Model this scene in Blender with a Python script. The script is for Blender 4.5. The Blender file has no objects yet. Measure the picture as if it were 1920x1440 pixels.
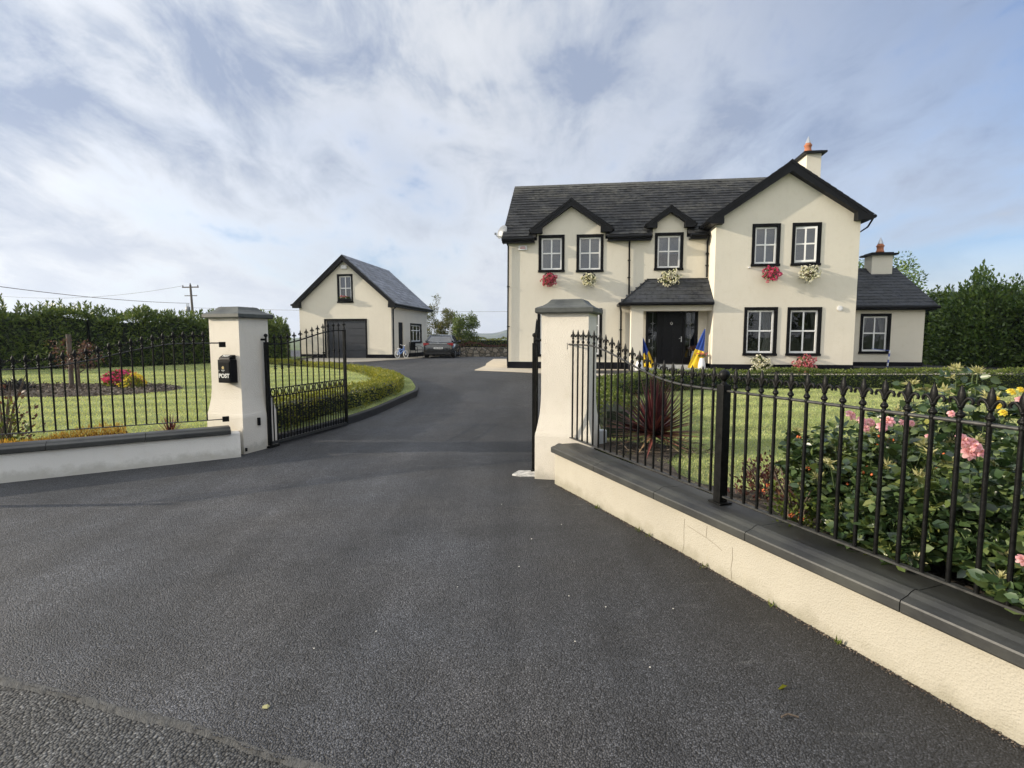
import bpy, math, random
import numpy as np
from mathutils import Vector, Matrix
R = math.radians
sc = bpy.context.scene
col = sc.collection
rng = np.random.default_rng(7)
random.seed(7)

# ------------------------------------------------------------------ camera, sky, sun, exposure
cam_d = bpy.data.cameras.new("camera")
cam = bpy.data.objects.new("camera", cam_d)
col.objects.link(cam)
cam.location = (0, 0, 1.6)
cam.rotation_euler = (R(90 - 5.03), 0, 0)
cam_d.sensor_width = 36
cam_d.lens = 18.75
cam_d.clip_start = 0.05
cam_d.clip_end = 20000
sc.camera = cam
sc.view_settings.view_transform = 'Standard'
sc.view_settings.look = 'None'
sc.view_settings.exposure = 0.85
sc.view_settings.gamma = 1.0
sc.view_settings.use_curve_mapping = False
sc.cycles.use_denoising = True
sc.cycles.max_bounces = 6
sc.cycles.transparent_max_bounces = 12

SUN_EL = 17.0
SUN_AZ = -92.5          # clockwise from +Y: low over the garden on the left
sdir = Vector((math.sin(R(SUN_AZ)) * math.cos(R(SUN_EL)), math.cos(R(SUN_AZ)) * math.cos(R(SUN_EL)), math.sin(R(SUN_EL))))
sun_d = bpy.data.lights.new("sun", 'SUN')
sun_d.energy = 3.7
sun_d.angle = R(0.6)
sun_d.color = (1.0, 0.88, 0.70)
sun = bpy.data.objects.new("sun", sun_d)
col.objects.link(sun)
sun.rotation_euler = sdir.to_track_quat('Z', 'Y').to_euler()


class NT:
    def __init__(s, tree):
        s.t = tree
    def n(s, typ, **kw):
        nd = s.t.nodes.new(typ)
        for k, v in kw.items():
            if k.startswith('i_'):
                nd.inputs[int(k[2:])].default_value = v
            else:
                setattr(nd, k, v)
        return nd
    def l(s, a, b):
        s.t.links.new(a, b)
    def math(s, op, a, b=None, clamp=False):
        m = s.n('ShaderNodeMath', operation=op, use_clamp=clamp)
        for i, v in enumerate((a, b)):
            if v is None:
                continue
            if isinstance(v, (int, float)):
                m.inputs[i].default_value = v
            else:
                s.l(v, m.inputs[i])
        return m.outputs[0]
    def ramp(s, fac, stops, interp='LINEAR'):
        r = s.n('ShaderNodeValToRGB')
        r.color_ramp.interpolation = interp
        e = r.color_ramp.elements
        while len(e) < len(stops):
            e.new(0.5)
        for el, (p, c) in zip(e, stops):
            el.position = p
            el.color = (c, c, c, 1) if isinstance(c, (int, float)) else (*c, 1)
        s.l(fac, r.inputs[0])
        return r.outputs[0]
    def mix(s, fac, a, b, mode='MIX'):
        m = s.n('ShaderNodeMix', data_type='RGBA', blend_type=mode)
        for i, v in ((0, fac), (6, a), (7, b)):
            if isinstance(v, (int, float)):
                m.inputs[i].default_value = v
            elif isinstance(v, tuple):
                m.inputs[i].default_value = (*v, 1)
            else:
                s.l(v, m.inputs[i])
        return m.outputs[2]
    def noise(s, vec, scale, detail=4, rough=0.5, dist=0.0, out=0):
        n = s.n('ShaderNodeTexNoise')
        n.inputs['Scale'].default_value = scale
        n.inputs['Detail'].default_value = detail
        n.inputs['Roughness'].default_value = rough
        n.inputs['Distortion'].default_value = dist
        if vec is not None:
            s.l(vec, n.inputs['Vector'])
        return n.outputs[out]
    def voro(s, vec, scale, feature='F1', out='Distance', rand=1.0):
        n = s.n('ShaderNodeTexVoronoi', feature=feature)
        n.inputs['Scale'].default_value = scale
        n.inputs['Randomness'].default_value = rand
        s.l(vec, n.inputs['Vector'])
        return n.outputs[out]


world = bpy.data.worlds.new("World")
sc.world = world
world.use_nodes = True
wt = world.node_tree
wt.nodes.clear()
W = NT(wt)
tc = W.n('ShaderNodeTexCoord').outputs['Generated']
sky = W.n('ShaderNodeTexSky', sky_type='NISHITA')
sky.sun_disc = False
sky.sun_elevation = R(SUN_EL)
sky.sun_rotation = R(SUN_AZ)
sky.altitude = 80
sky.dust_density = 1.2
sky.ozone_density = 1.6
sep = W.n('ShaderNodeSeparateXYZ')
W.l(tc, sep.inputs[0])
zc = W.math('ADD', W.math('MAXIMUM', sep.outputs[2], 0.0), 0.30)
cu = W.n('ShaderNodeCombineXYZ')
W.l(W.math('DIVIDE', sep.outputs[0], zc), cu.inputs[0])
W.l(W.math('DIVIDE', sep.outputs[1], zc), cu.inputs[1])


def skymap(rot, sx, sy, loc):
    mp = W.n('ShaderNodeMapping')
    mp.inputs['Rotation'].default_value = (0, 0, R(rot))
    mp.inputs['Scale'].default_value = (sx, sy, 1)
    mp.inputs['Location'].default_value = loc
    W.l(cu.outputs[0], mp.inputs[0])
    return mp.outputs[0]


pv = skymap(8, 0.95, 0.70, (2.3, 4.9, 0))
pw = skymap(14, 1.1, 0.62, (3.1, 2.2, 0))
big = W.noise(pv, 1.0, 3, 0.5, 0.4)
mid = W.noise(pv, 2.2, 8, 0.58, 0.4)
fine = W.noise(pw, 5.0, 9, 0.64, 0.5)
dens = W.math('ADD', W.math('ADD', W.math('MULTIPLY', big, 0.42), W.math('MULTIPLY', mid, 0.36)), W.math('MULTIPLY', fine, 0.22))
# towards the right of the sky the veil thins out
dens = W.math('SUBTRACT', dens, W.math('MULTIPLY', W.math('MAXIMUM', W.math('ADD', sep.outputs[0], 0.05), 0.0), 0.165))
cover = W.ramp(dens, [(0.35, 0.08), (0.43, 0.62), (0.51, 1.0)])
cover = W.math('MAXIMUM', cover, W.ramp(sep.outputs[2], [(0.02, 0.95), (0.16, 0.0)]))
sh = W.math('ADD', W.math('MULTIPLY', mid, 0.42), W.math('ADD', W.math('MULTIPLY', big, 0.28), W.math('MULTIPLY', fine, 0.30)))
shade = W.ramp(sh, [(0.42, (6.8, 6.8, 6.75)), (0.475, (5.1, 5.25, 5.5)), (0.52, (3.5, 3.85, 4.5)), (0.575, (2.2, 2.65, 3.6))])
dp = W.n('ShaderNodeVectorMath', operation='DOT_PRODUCT')
W.l(tc, dp.inputs[0])
dp.inputs[1].default_value = sdir
glow = W.math('POWER', W.math('MAXIMUM', dp.outputs['Value'], 0.0), 2.0)
bright = W.math('ADD', W.math('MULTIPLY', glow, 0.30), 1.0)
vm = W.n('ShaderNodeVectorMath', operation='SCALE')
W.l(shade, vm.inputs[0])
W.l(bright, vm.inputs[3])
hz_f = W.ramp(sep.outputs[2], [(0.0, 0.75), (0.10, 0.45), (0.3, 0.0)])
cl = W.mix(hz_f, vm.outputs[0], (6.5, 6.6, 6.7))
skyc = W.mix(cover, W.mix(1.0, sky.outputs[0], (0.66, 0.84, 1.12), 'MULTIPLY'), cl)
# sky overhead and behind the camera is boosted: added fill for shaded faces
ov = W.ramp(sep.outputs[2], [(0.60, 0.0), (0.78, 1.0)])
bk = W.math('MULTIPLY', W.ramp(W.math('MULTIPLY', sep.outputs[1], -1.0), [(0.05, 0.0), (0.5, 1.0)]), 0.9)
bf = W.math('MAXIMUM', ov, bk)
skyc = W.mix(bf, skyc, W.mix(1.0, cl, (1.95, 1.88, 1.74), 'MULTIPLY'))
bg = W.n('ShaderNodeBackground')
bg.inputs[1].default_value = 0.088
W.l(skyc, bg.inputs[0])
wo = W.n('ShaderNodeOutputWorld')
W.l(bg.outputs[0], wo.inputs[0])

# ------------------------------------------------------------------ materials
MATS = {}


def newmat(name):
    m = bpy.data.materials.new(name)
    m.use_nodes = True
    m.node_tree.nodes.clear()
    T = NT(m.node_tree)
    out = T.n('ShaderNodeOutputMaterial')
    b = T.n('ShaderNodeBsdfPrincipled')
    T.l(b.outputs[0], out.inputs[0])
    MATS[name] = m
    return m, T, b, out


def pm(name, c, rough=0.6, var=0.12, scale=4.0, bump=0.0, bscale=60.0, metal=0.0, c2=None, spec=0.5, bdist=0.01, coat=0.0, detail=5):
    m, T, b, out = newmat(name)
    co = T.n('ShaderNodeTexCoord').outputs['Object']
    f = T.noise(co, scale, detail, 0.6)
    f = T.ramp(f, [(0.3, 0.0), (0.7, 1.0)])
    a = tuple(x * (1 - var) for x in c)
    bb = c2 if c2 else tuple(min(1, x * (1 + var)) for x in c)
    T.l(T.mix(f, a, bb), b.inputs['Base Color'])
    b.inputs['Roughness'].default_value = rough
    b.inputs['Metallic'].default_value = metal
    b.inputs['Specular IOR Level'].default_value = spec
    b.inputs['Coat Weight'].default_value = coat
    if bump:
        bn = T.n('ShaderNodeBump')
        bn.inputs['Strength'].default_value = bump
        bn.inputs['Distance'].default_value = bdist
        T.l(T.noise(co, bscale, 3, 0.6), bn.inputs['Height'])
        T.l(bn.outputs[0], b.inputs['Normal'])
    return m


def render_mat(name, c, bscale, bdist, strength=0.8, stain=0.10, splash=0.0):
    """painted roughcast render"""
    m, T, b, out = newmat(name)
    co = T.n('ShaderNodeTexCoord').outputs['Object']
    n1 = T.noise(co, 0.9, 5, 0.65)
    n2 = T.noise(co, 7.0, 4, 0.6)
    c1 = T.mix(T.ramp(n1, [(0.35, 0.0), (0.75, 1.0)]), c, tuple(x * (1 - stain) for x in c))
    c1 = T.mix(T.ramp(n2, [(0.55, 0.0), (0.8, 0.5)]), c1, tuple(x * y for x, y in zip(c, (0.86, 0.84, 0.78))))
    # vertical dirty runs
    mpn = T.n('ShaderNodeMapping')
    mpn.inputs['Scale'].default_value = (5.0, 5.0, 0.35)
    T.l(co, mpn.inputs[0])
    st = T.ramp(T.noise(mpn.outputs[0], 1.2, 5, 0.7), [(0.56, 0.0), (0.80, 0.28)])
    c1 = T.mix(st, c1, tuple(x * y for x, y in zip(c, (0.74, 0.74, 0.72))))
    if splash:
        # rain-splash dirt and a little algae in the lowest few centimetres above the tarmac
        s3 = T.n('ShaderNodeSeparateXYZ')
        T.l(co, s3.inputs[0])
        hgt = T.math('SUBTRACT', s3.outputs[2], T.math('MULTIPLY', T.math('SUBTRACT', T.noise(co, 6.0, 6, 0.7), 0.5), 0.28))
        c1 = T.mix(T.ramp(T.math('MULTIPLY', hgt, 4.0), [(0.16, splash), (0.55, 0.0)]), c1, (0.20, 0.185, 0.13))
    T.l(c1, b.inputs['Base Color'])
    b.inputs['Roughness'].default_value = 0.85
    b.inputs['Specular IOR Level'].default_value = 0.25
    h = T.math('ADD', T.math('MULTIPLY', T.ramp(T.voro(co, bscale, 'SMOOTH_F1'), [(0.1, 1.0), (0.55, 0.0)]), 0.6), T.math('MULTIPLY', T.noise(co, bscale * 0.6, 4, 0.6), 0.9))
    bn = T.n('ShaderNodeBump')
    bn.inputs['Strength'].default_value = strength
    bn.inputs['Distance'].default_value = bdist
    T.l(h, bn.inputs['Height'])
    T.l(bn.outputs[0], b.inputs['Normal'])
    return m


def mow_stripes(T, co, rgb=False):
    """mower passes: alternating bands about half a metre wide, a little uneven"""
    s3 = T.n('ShaderNodeSeparateXYZ')
    T.l(co, s3.inputs[0])
    v = T.math('ADD', T.math('MULTIPLY', s3.outputs[1], 6.0), T.math('MULTIPLY', s3.outputs[0], -1.2))
    v = T.math('ADD', v, T.math('MULTIPLY', T.noise(co, 0.9, 4, 0.6), 5.0))
    w = T.math('ADD', T.math('MULTIPLY', T.math('SINE', v), 0.5), 0.5)
    return T.ramp(w, [(0.2, 0.86), (0.8, 1.10)])


def leaf_mat(name, cols, rough=0.45, trans=0.35, spec=0.5, scale=0.8, stripes=False):
    """cols: list of colours spread at random over the leaves (one island = one leaf)"""
    m, T, b, out = newmat(name)
    g = T.n('ShaderNodeNewGeometry')
    co = T.n('ShaderNodeTexCoord').outputs['Object']
    k = T.math('ADD', T.math('MULTIPLY', g.outputs['Random Per Island'], 0.7), T.math('MULTIPLY', T.ramp(T.noise(co, scale, 3), [(0.3, 0.0), (0.7, 1.0)]), 0.3))
    st = [(i / max(1, len(cols) - 1), c) for i, c in enumerate(cols)]
    c = T.ramp(k, st)
    if stripes:
        c = T.mix(1.0, c, mow_stripes(T, co, True), 'MULTIPLY')
    T.l(c, b.inputs['Base Color'])
    b.inputs['Roughness'].default_value = rough
    b.inputs['Specular IOR Level'].default_value = spec
    if trans:
        tr = T.n('ShaderNodeBsdfTranslucent')
        T.l(T.mix(1.0, c, (1.3, 1.25, 0.6), 'MULTIPLY'), tr.inputs[0])
        ms = T.n('ShaderNodeMixShader')
        ms.inputs[0].default_value = trans
        T.l(b.outputs[0], ms.inputs[1])
        T.l(tr.outputs[0], ms.inputs[2])
        T.l(ms.outputs[0], out.inputs[0])
    return m


def asphalt_mat(name, c, cell, bdist, light=0.0, patch=0.25, rough=0.75, edge=False):
    m, T, b, out = newmat(name)
    co = T.n('ShaderNodeTexCoord').outputs['Object']
    cellc = T.voro(co, cell, out='Color')
    sp = T.n('ShaderNodeSeparateColor')
    T.l(cellc, sp.inputs[0])
    d = T.voro(co, cell)
    stone = T.ramp(sp.outputs[0], [(0.0, 0.6), (0.55, 0.98), (0.85, 1.35), (1.0, 2.0 + light)])
    gap = T.ramp(d, [(0.25, 1.0), (0.75, 0.25)])
    k = T.math('MULTIPLY', stone, gap)
    big = T.ramp(T.noise(co, 0.55, 6, 0.65, 0.6), [(0.32, 1.0 - patch), (0.66, 1.0 + patch)])
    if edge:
        # tone ramp: darkest along the boundary wall, paler with distance from it
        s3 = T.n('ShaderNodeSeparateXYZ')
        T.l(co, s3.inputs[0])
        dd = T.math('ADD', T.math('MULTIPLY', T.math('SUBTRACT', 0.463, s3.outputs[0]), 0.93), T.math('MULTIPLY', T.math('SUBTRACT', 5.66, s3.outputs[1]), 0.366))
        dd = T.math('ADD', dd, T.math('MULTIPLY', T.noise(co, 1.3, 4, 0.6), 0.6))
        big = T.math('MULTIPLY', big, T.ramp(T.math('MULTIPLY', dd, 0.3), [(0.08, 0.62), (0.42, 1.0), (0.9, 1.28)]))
    mid = T.ramp(T.noise(co, 3.0, 5, 0.7), [(0.3, 0.85), (0.72, 1.18)])
    mpn = T.n('ShaderNodeMapping')
    mpn.inputs['Rotation'].default_value = (0, 0, R(14))
    mpn.inputs['Scale'].default_value = (1.6, 0.10, 1.0)
    T.l(co, mpn.inputs[0])
    lanes = T.ramp(T.noise(mpn.outputs[0], 1.0, 4, 0.6), [(0.35, 0.75), (0.68, 1.3)])
    k = T.math('MULTIPLY', T.math('MULTIPLY', k, big), T.math('MULTIPLY', mid, lanes))
    vs = T.n('ShaderNodeVectorMath', operation='SCALE')
    tint = T.mix(T.ramp(T.noise(co, 0.8, 3), [(0.4, 0.0), (0.65, 1.0)]), c, (c[0] * 1.06, c[1] * 1.0, c[2] * 0.92))
    T.l(tint, vs.inputs[0])
    T.l(k, vs.inputs[3])
    # scuffs and pale dust scratches
    mp2 = T.n('ShaderNodeMapping')
    mp2.inputs['Rotation'].default_value = (0, 0, R(-20))
    mp2.inputs['Scale'].default_value = (1.0, 5.0, 1.0)
    T.l(co, mp2.inputs[0])
    scf = T.math('MULTIPLY', T.ramp(T.noise(mp2.outputs[0], 2.2, 6, 0.7), [(0.60, 0.0), (0.74, 0.55)]), T.ramp(sp.outputs[1], [(0.2, 0.2), (0.8, 1.0)]))
    cc = T.mix(scf, vs.outputs[0], (0.17, 0.17, 0.165))
    T.l(cc, b.inputs['Base Color'])
    b.inputs['Roughness'].default_value = rough
    b.inputs['Specular IOR Level'].default_value = 0.4
    h = T.math('SUBTRACT', T.math('MULTIPLY', sp.outputs[2], 0.5), T.math('MULTIPLY', T.math('POWER', d, 2.0), 1.3))
    bn = T.n('ShaderNodeBump')
    bn.inputs['Strength'].default_value = 0.9
    bn.inputs['Distance'].default_value = bdist
    T.l(h, bn.inputs['Height'])
    T.l(bn.outputs[0], b.inputs['Normal'])
    return m


def tile_mat(name, c, moss, mossc=(0.16, 0.16, 0.09), z0=0.0, z1=1.0):
    """roof tiles: each tile (island) its own tone; lichen and grime; more lichen near the ridge"""
    m, T, b, out = newmat(name)
    g = T.n('ShaderNodeNewGeometry')
    co = T.n('ShaderNodeTexCoord').outputs['Object']
    k = T.ramp(g.outputs['Random Per Island'], [(0.0, 0.6), (0.5, 1.0), (1.0, 1.5)])
    vs = T.n('ShaderNodeVectorMath', operation='SCALE')
    vs.inputs[0].default_value = c
    T.l(k, vs.inputs[3])
    s3 = T.n('ShaderNodeSeparateXYZ')
    T.l(co, s3.inputs[0])
    up = T.n('ShaderNodeMapRange')
    up.inputs[1].default_value = z0
    up.inputs[2].default_value = z1
    T.l(s3.outputs[2], up.inputs[0])
    nz = T.noise(co, 5.0, 6, 0.75)
    n2 = T.noise(co, 1.1, 3, 0.6)
    f = T.math('ADD', T.math('MULTIPLY', nz, 0.62), T.math('MULTIPLY', n2, 0.38))
    f = T.math('ADD', f, T.math('MULTIPLY', T.math('POWER', up.outputs[0], 5.0), 0.17))
    mk = T.math('MULTIPLY', T.ramp(f, [(0.50, 0.0), (0.66, 1.0)]), moss)
    c1 = T.mix(mk, vs.outputs[0], mossc)
    dk = T.ramp(T.noise(co, 8.0, 5, 0.7), [(0.36, 0.6), (0.5, 0.0)])
    c1 = T.mix(dk, c1, tuple(x * 0.35 for x in c))
    T.l(c1, b.inputs['Base Color'])
    b.inputs['Roughness'].default_value = 0.7
    b.inputs['Specular IOR Level'].default_value = 0.2
    bn = T.n('ShaderNodeBump')
    bn.inputs['Strength'].default_value = 0.5
    bn.inputs['Distance'].default_value = 0.006
    T.l(T.noise(co, 40, 4, 0.7), bn.inputs['Height'])
    T.l(bn.outputs[0], b.inputs['Normal'])
    return m


def glass_mat(name, refl=0.16, tint=(0.55, 0.6, 0.62)):
    m, T, b, out = newmat(name)
    T.t.nodes.remove(b)
    tr = T.n('ShaderNodeBsdfTransparent')
    tr.inputs[0].default_value = (*tint, 1)
    gl = T.n('ShaderNodeBsdfGlossy')
    gl.inputs['Roughness'].default_value = 0.02
    fr = T.n('ShaderNodeFresnel')
    fr.inputs[0].default_value = 1.5
    co = T.n('ShaderNodeTexCoord').outputs['Object']
    bn = T.n('ShaderNodeBump')
    bn.inputs['Strength'].default_value = 0.08
    bn.inputs['Distance'].default_value = 0.05
    T.l(T.noise(co, 1.6, 2), bn.inputs['Height'])
    T.l(bn.outputs[0], gl.inputs['Normal'])
    ms = T.n('ShaderNodeMixShader')
    T.l(T.math('ADD', fr.outputs[0], refl, True), ms.inputs[0])
    T.l(tr.outputs[0], ms.inputs[1])
    T.l(gl.outputs[0], ms.inputs[2])
    T.l(ms.outputs[0], out.inputs[0])
    return m


CREAM = (0.655, 0.61, 0.51)
M_wall = render_mat('cream_render', CREAM, 45, 0.006, 0.35, 0.07)
M_pillar = render_mat('roughcast_cream', (0.72, 0.665, 0.57), 105, 0.008, 0.5, 0.13, 0.45)
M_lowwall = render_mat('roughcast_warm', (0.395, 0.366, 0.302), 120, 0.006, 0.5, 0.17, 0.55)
M_lowwall2 = render_mat('roughcast_left', (0.72, 0.70, 0.65), 60, 0.004, 0.35, 0.10, 0.4)
M_coping = pm('coping_paint', (0.017, 0.018, 0.020), 0.5, 0.35, 2.5, 0.3, 45, c2=(0.045, 0.046, 0.040), bdist=0.004)
M_cap = pm('cap_paint', (0.045, 0.05, 0.048), 0.55, 0.3, 6, 0.3, 60, c2=(0.085, 0.09, 0.08), bdist=0.004)
M_black = pm('black_paint', (0.004, 0.004, 0.0045), 0.6, 0.3, 8, 0.1, 40, spec=.12)
M_fascia = pm('dark_fascia', (0.005, 0.0053, 0.0062), 0.5, 0.25, 3, spec=.16)
M_plinth = pm('plinth_paint', (0.007, 0.007, 0.010), 0.7, 0.25, 5, 0.2, 60, spec=.12)
M_iron = pm('wrought_iron', (0.0045, 0.0048, 0.005), 0.42, 0.5, 25, 0.4, 90, c2=(0.010, 0.010, 0.0095), bdist=0.004, spec=.14)
M_ironrail = pm('iron_rail_worn', (0.014, 0.014, 0.014), 0.5, 0.4, 30, 0.3, 90, c2=(0.045, 0.045, 0.042), bdist=0.003)
M_white = pm('white_frame', (0.72, 0.72, 0.70), 0.35, 0.04, 5)
M_glass = glass_mat('window_glass', 0.03, (0.4, 0.42, 0.42))
M_glass_up = glass_mat('window_glass_upper', 0.07, (0.45, 0.5, 0.55))
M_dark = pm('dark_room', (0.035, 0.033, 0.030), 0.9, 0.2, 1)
M_curtain = pm('curtain_cloth', (0.62, 0.60, 0.57), 0.9, 0.12, 6)
M_blind = pm('blind_cloth', (0.16, 0.21, 0.28), 0.8, 0.1, 3)
M_tile = tile_mat('roof_tiles_main', (0.016, 0.017, 0.019), 0.7, (0.10, 0.098, 0.085), 6.2 - .41, 8.1 - .41)
M_slate = tile_mat('roof_slates_small', (0.016, 0.018, 0.025), 0.25, (0.14, 0.145, 0.14))
M_slateg = tile_mat('roof_slates_garage', (0.15, 0.16, 0.19), 0.35, (0.26, 0.27, 0.28))
M_deck = pm('roof_deck', (0.02, 0.02, 0.02), 0.9)
M_terra = pm('terracotta', (0.36, 0.13, 0.06), 0.8, 0.2, 12)
M_steel = pm('steel', (0.45, 0.46, 0.47), 0.35, 0.1, 10, metal=0.8)
M_galv = pm('galvanised', (0.24, 0.25, 0.26), 0.5, 0.12, 10, metal=0.4)
M_concrete = pm('pale_concrete', (0.42, 0.37, 0.29), 0.85, 0.14, 2.0, 0.3, 60)
M_asph = asphalt_mat('driveway_asphalt', (0.062, 0.064, 0.071), 128, 0.007, 0.25, 0.40, 0.64, True)
M_road = asphalt_mat('road_asphalt', (0.080, 0.081, 0.082), 85, 0.009, 0.4, 0.18, 0.8)
M_seam = pm('tar_seam', (0.074, 0.074, 0.073), 0.95, 0.45, 40, 1.0, 120)
M_soil = pm('soil', (0.045, 0.032, 0.022), 0.95, 0.5, 9, 1.0, 35, c2=(0.09, 0.07, 0.05), bdist=0.03)
M_bark = pm('bark', (0.10, 0.075, 0.055), 0.9, 0.35, 20, 0.8, 40, bdist=0.01)
M_kerb = pm('kerb_dark', (0.016, 0.016, 0.017), 0.7, 0.3, 6, 0.4, 50)
M_stone = None

# lawn surface
m, T, b, out = newmat('lawn_turf')
co = T.n('ShaderNodeTexCoord').outputs['Object']
gn = T.ramp(T.noise(co, 1.2, 5, 0.65), [(0.3, (0.17, 0.21, 0.075)), (0.55, (0.24, 0.28, 0.11)), (0.75, (0.33, 0.35, 0.16))])
g2 = T.ramp(T.noise(co, 26, 4, 0.7), [(0.3, 0.55), (0.7, 1.3)])
g2 = T.math('MULTIPLY', g2, mow_stripes(T, co))
vs = T.n('ShaderNodeVectorMath', operation='SCALE')
T.l(gn, vs.inputs[0]); T.l(g2, vs.inputs[3])
T.l(vs.outputs[0], b.inputs['Base Color'])
b.inputs['Roughness'].default_value = 0.9
b.inputs['Specular IOR Level'].default_value = 0.2
bn = T.n('ShaderNodeBump')
bn.inputs['Strength'].default_value = 1.0
bn.inputs['Distance'].default_value = 0.03
T.l(T.noise(co, 45, 3, 0.7), bn.inputs['Height'])
T.l(bn.outputs[0], b.inputs['Normal'])
M_lawn = m
M_blade = leaf_mat('grass_blades', [(0.24, 0.31, 0.10), (0.36, 0.42, 0.15), (0.48, 0.50, 0.23), (0.58, 0.54, 0.34)], 0.6, 0.35, 0.3, 0.7, True)
M_laurel = leaf_mat('laurel_leaves', [(0.024, 0.048, 0.012), (0.06, 0.10, 0.020), (0.11, 0.155, 0.032), (0.22, 0.26, 0.06)], 0.42, 0.25, 0.5)
M_laurel2 = leaf_mat('laurel_leaves_right', [(0.028, 0.058, 0.014), (0.06, 0.11, 0.022), (0.11, 0.17, 0.035), (0.20, 0.27, 0.06)], 0.4, 0.25, 0.5)
M_box = leaf_mat('low_hedge_leaves', [(0.06, 0.085, 0.014), (0.13, 0.155, 0.02), (0.22, 0.22, 0.03), (0.34, 0.30, 0.04)], 0.5, 0.35, 0.4)
M_box2 = leaf_mat('dark_hedge_leaves', [(0.03, 0.05, 0.012), (0.07, 0.10, 0.018), (0.12, 0.155, 0.028), (0.19, 0.21, 0.04)], 0.5, 0.3, 0.4)
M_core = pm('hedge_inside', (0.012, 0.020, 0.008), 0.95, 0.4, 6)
M_roseleaf = leaf_mat('rose_leaves', [(0.018, 0.038, 0.016), (0.032, 0.062, 0.024), (0.060, 0.10, 0.034), (0.12, 0.16, 0.05), (0.30, 0.29, 0.08)], 0.34, 0.22, 0.6, 2.0)
M_rosestem = pm('rose_stems', (0.06, 0.09, 0.03), 0.6, 0.3, 9)
M_pink = leaf_mat('pink_petals', [(0.62, 0.24, 0.29), (0.74, 0.38, 0.42), (0.80, 0.56, 0.56)], 0.6, 0.3, 0.3)
M_hot = leaf_mat('magenta_petals', [(0.45, 0.03, 0.12), (0.60, 0.06, 0.18), (0.70, 0.12, 0.28)], 0.6, 0.3, 0.3)
M_redp = leaf_mat('red_petals', [(0.40, 0.03, 0.07), (0.52, 0.09, 0.16), (0.66, 0.26, 0.30)], 0.6, 0.3, 0.3)
M_whitep = leaf_mat('white_petals', [(0.62, 0.60, 0.50), (0.78, 0.76, 0.70), (0.80, 0.80, 0.74)], 0.6, 0.3, 0.3)
M_yellowp = leaf_mat('yellow_petals', [(0.62, 0.42, 0.03), (0.75, 0.58, 0.05), (0.70, 0.60, 0.15)], 0.6, 0.3, 0.3)
M_orange = leaf_mat('orange_heather', [(0.22, 0.13, 0.03), (0.42, 0.24, 0.05), (0.55, 0.36, 0.07), (0.30, 0.20, 0.10)], 0.7, 0.3, 0.3)
M_hip = pm('orange_hips', (0.55, 0.12, 0.03), 0.4, 0.3, 20)
M_sepal = leaf_mat('faded_sepals', [(0.30, 0.30, 0.14), (0.42, 0.40, 0.20), (0.5, 0.47, 0.28)], 0.7, 0.3, 0.3)
M_maroon = leaf_mat('maroon_leaves', [(0.045, 0.018, 0.018), (0.08, 0.028, 0.026), (0.12, 0.05, 0.035), (0.15, 0.10, 0.05)], 0.5, 0.25, 0.4)
M_cord = leaf_mat('cordyline_blades', [(0.030, 0.010, 0.015), (0.065, 0.016, 0.022), (0.11, 0.03, 0.034), (0.20, 0.10, 0.07)], 0.42, 0.2, 0.5)
M_cordl = leaf_mat('cordyline_pale', [(0.20, 0.05, 0.05), (0.30, 0.10, 0.08), (0.40, 0.30, 0.16), (0.42, 0.38, 0.2)], 0.45, 0.2, 0.5)
M_olive = leaf_mat('olive_leaves', [(0.045, 0.06, 0.018), (0.08, 0.10, 0.03), (0.12, 0.12, 0.04), (0.13, 0.09, 0.04)], 0.6, 0.3, 0.4)
M_rusty = leaf_mat('brown_red_leaves', [(0.05, 0.018, 0.015), (0.085, 0.03, 0.024), (0.13, 0.05, 0.035)], 0.7, 0.2, 0.3)
M_mulch = leaf_mat('bark_chips', [(0.05, 0.035, 0.026), (0.10, 0.075, 0.055), (0.17, 0.14, 0.11), (0.26, 0.22, 0.18)], 0.9, 0.0, 0.3)
M_blackleaf = leaf_mat('black_mondo', [(0.01, 0.01, 0.012), (0.03, 0.03, 0.034)], 0.5, 0.0, 0.4)
M_blue = pm('flag_blue', (0.012, 0.05, 0.27), 0.8, 0.15, 6)
M_yel = pm('flag_yellow', (0.72, 0.50, 0.02), 0.8, 0.12, 6)
M_potw = pm('white_pot', (0.66, 0.66, 0.66), 0.5, 0.08, 6)
M_car = pm('car_paint', (0.035, 0.037, 0.039), 0.22, 0.06, 3, metal=0.4, coat=0.8)
M_carglass = pm('car_glass', (0.02, 0.024, 0.028), 0.06, 0.1, 3, spec=0.9)
M_tyre = pm('tyre_rubber', (0.018, 0.018, 0.018), 0.8, 0.2, 10)
M_tail = pm('tail_light', (0.30, 0.015, 0.02), 0.15, 0.2, 20, coat=0.6)
M_plate = pm('plate_white', (0.66, 0.66, 0.64), 0.4, 0.04, 10)
M_wood = pm('pole_wood', (0.10, 0.08, 0.065), 0.85, 0.3, 8, 0.4, 30)
M_pebble = pm('pebble', (0.55, 0.53, 0.48), 0.7, 0.2, 30)
M_letter = pm('letter_white', (0.70, 0.70, 0.66), 0.5, 0.05, 10)
M_boxblack = pm('gloss_black', (0.005, 0.005, 0.006), 0.35, 0.2, 12, spec=.14)
M_gold = pm('flower_gold', (0.55, 0.42, 0.16), 0.4, 0.2, 30)
M_navy = pm('bluewhite_post', (0.10, 0.14, 0.42), 0.5, 0.2, 10)

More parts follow.
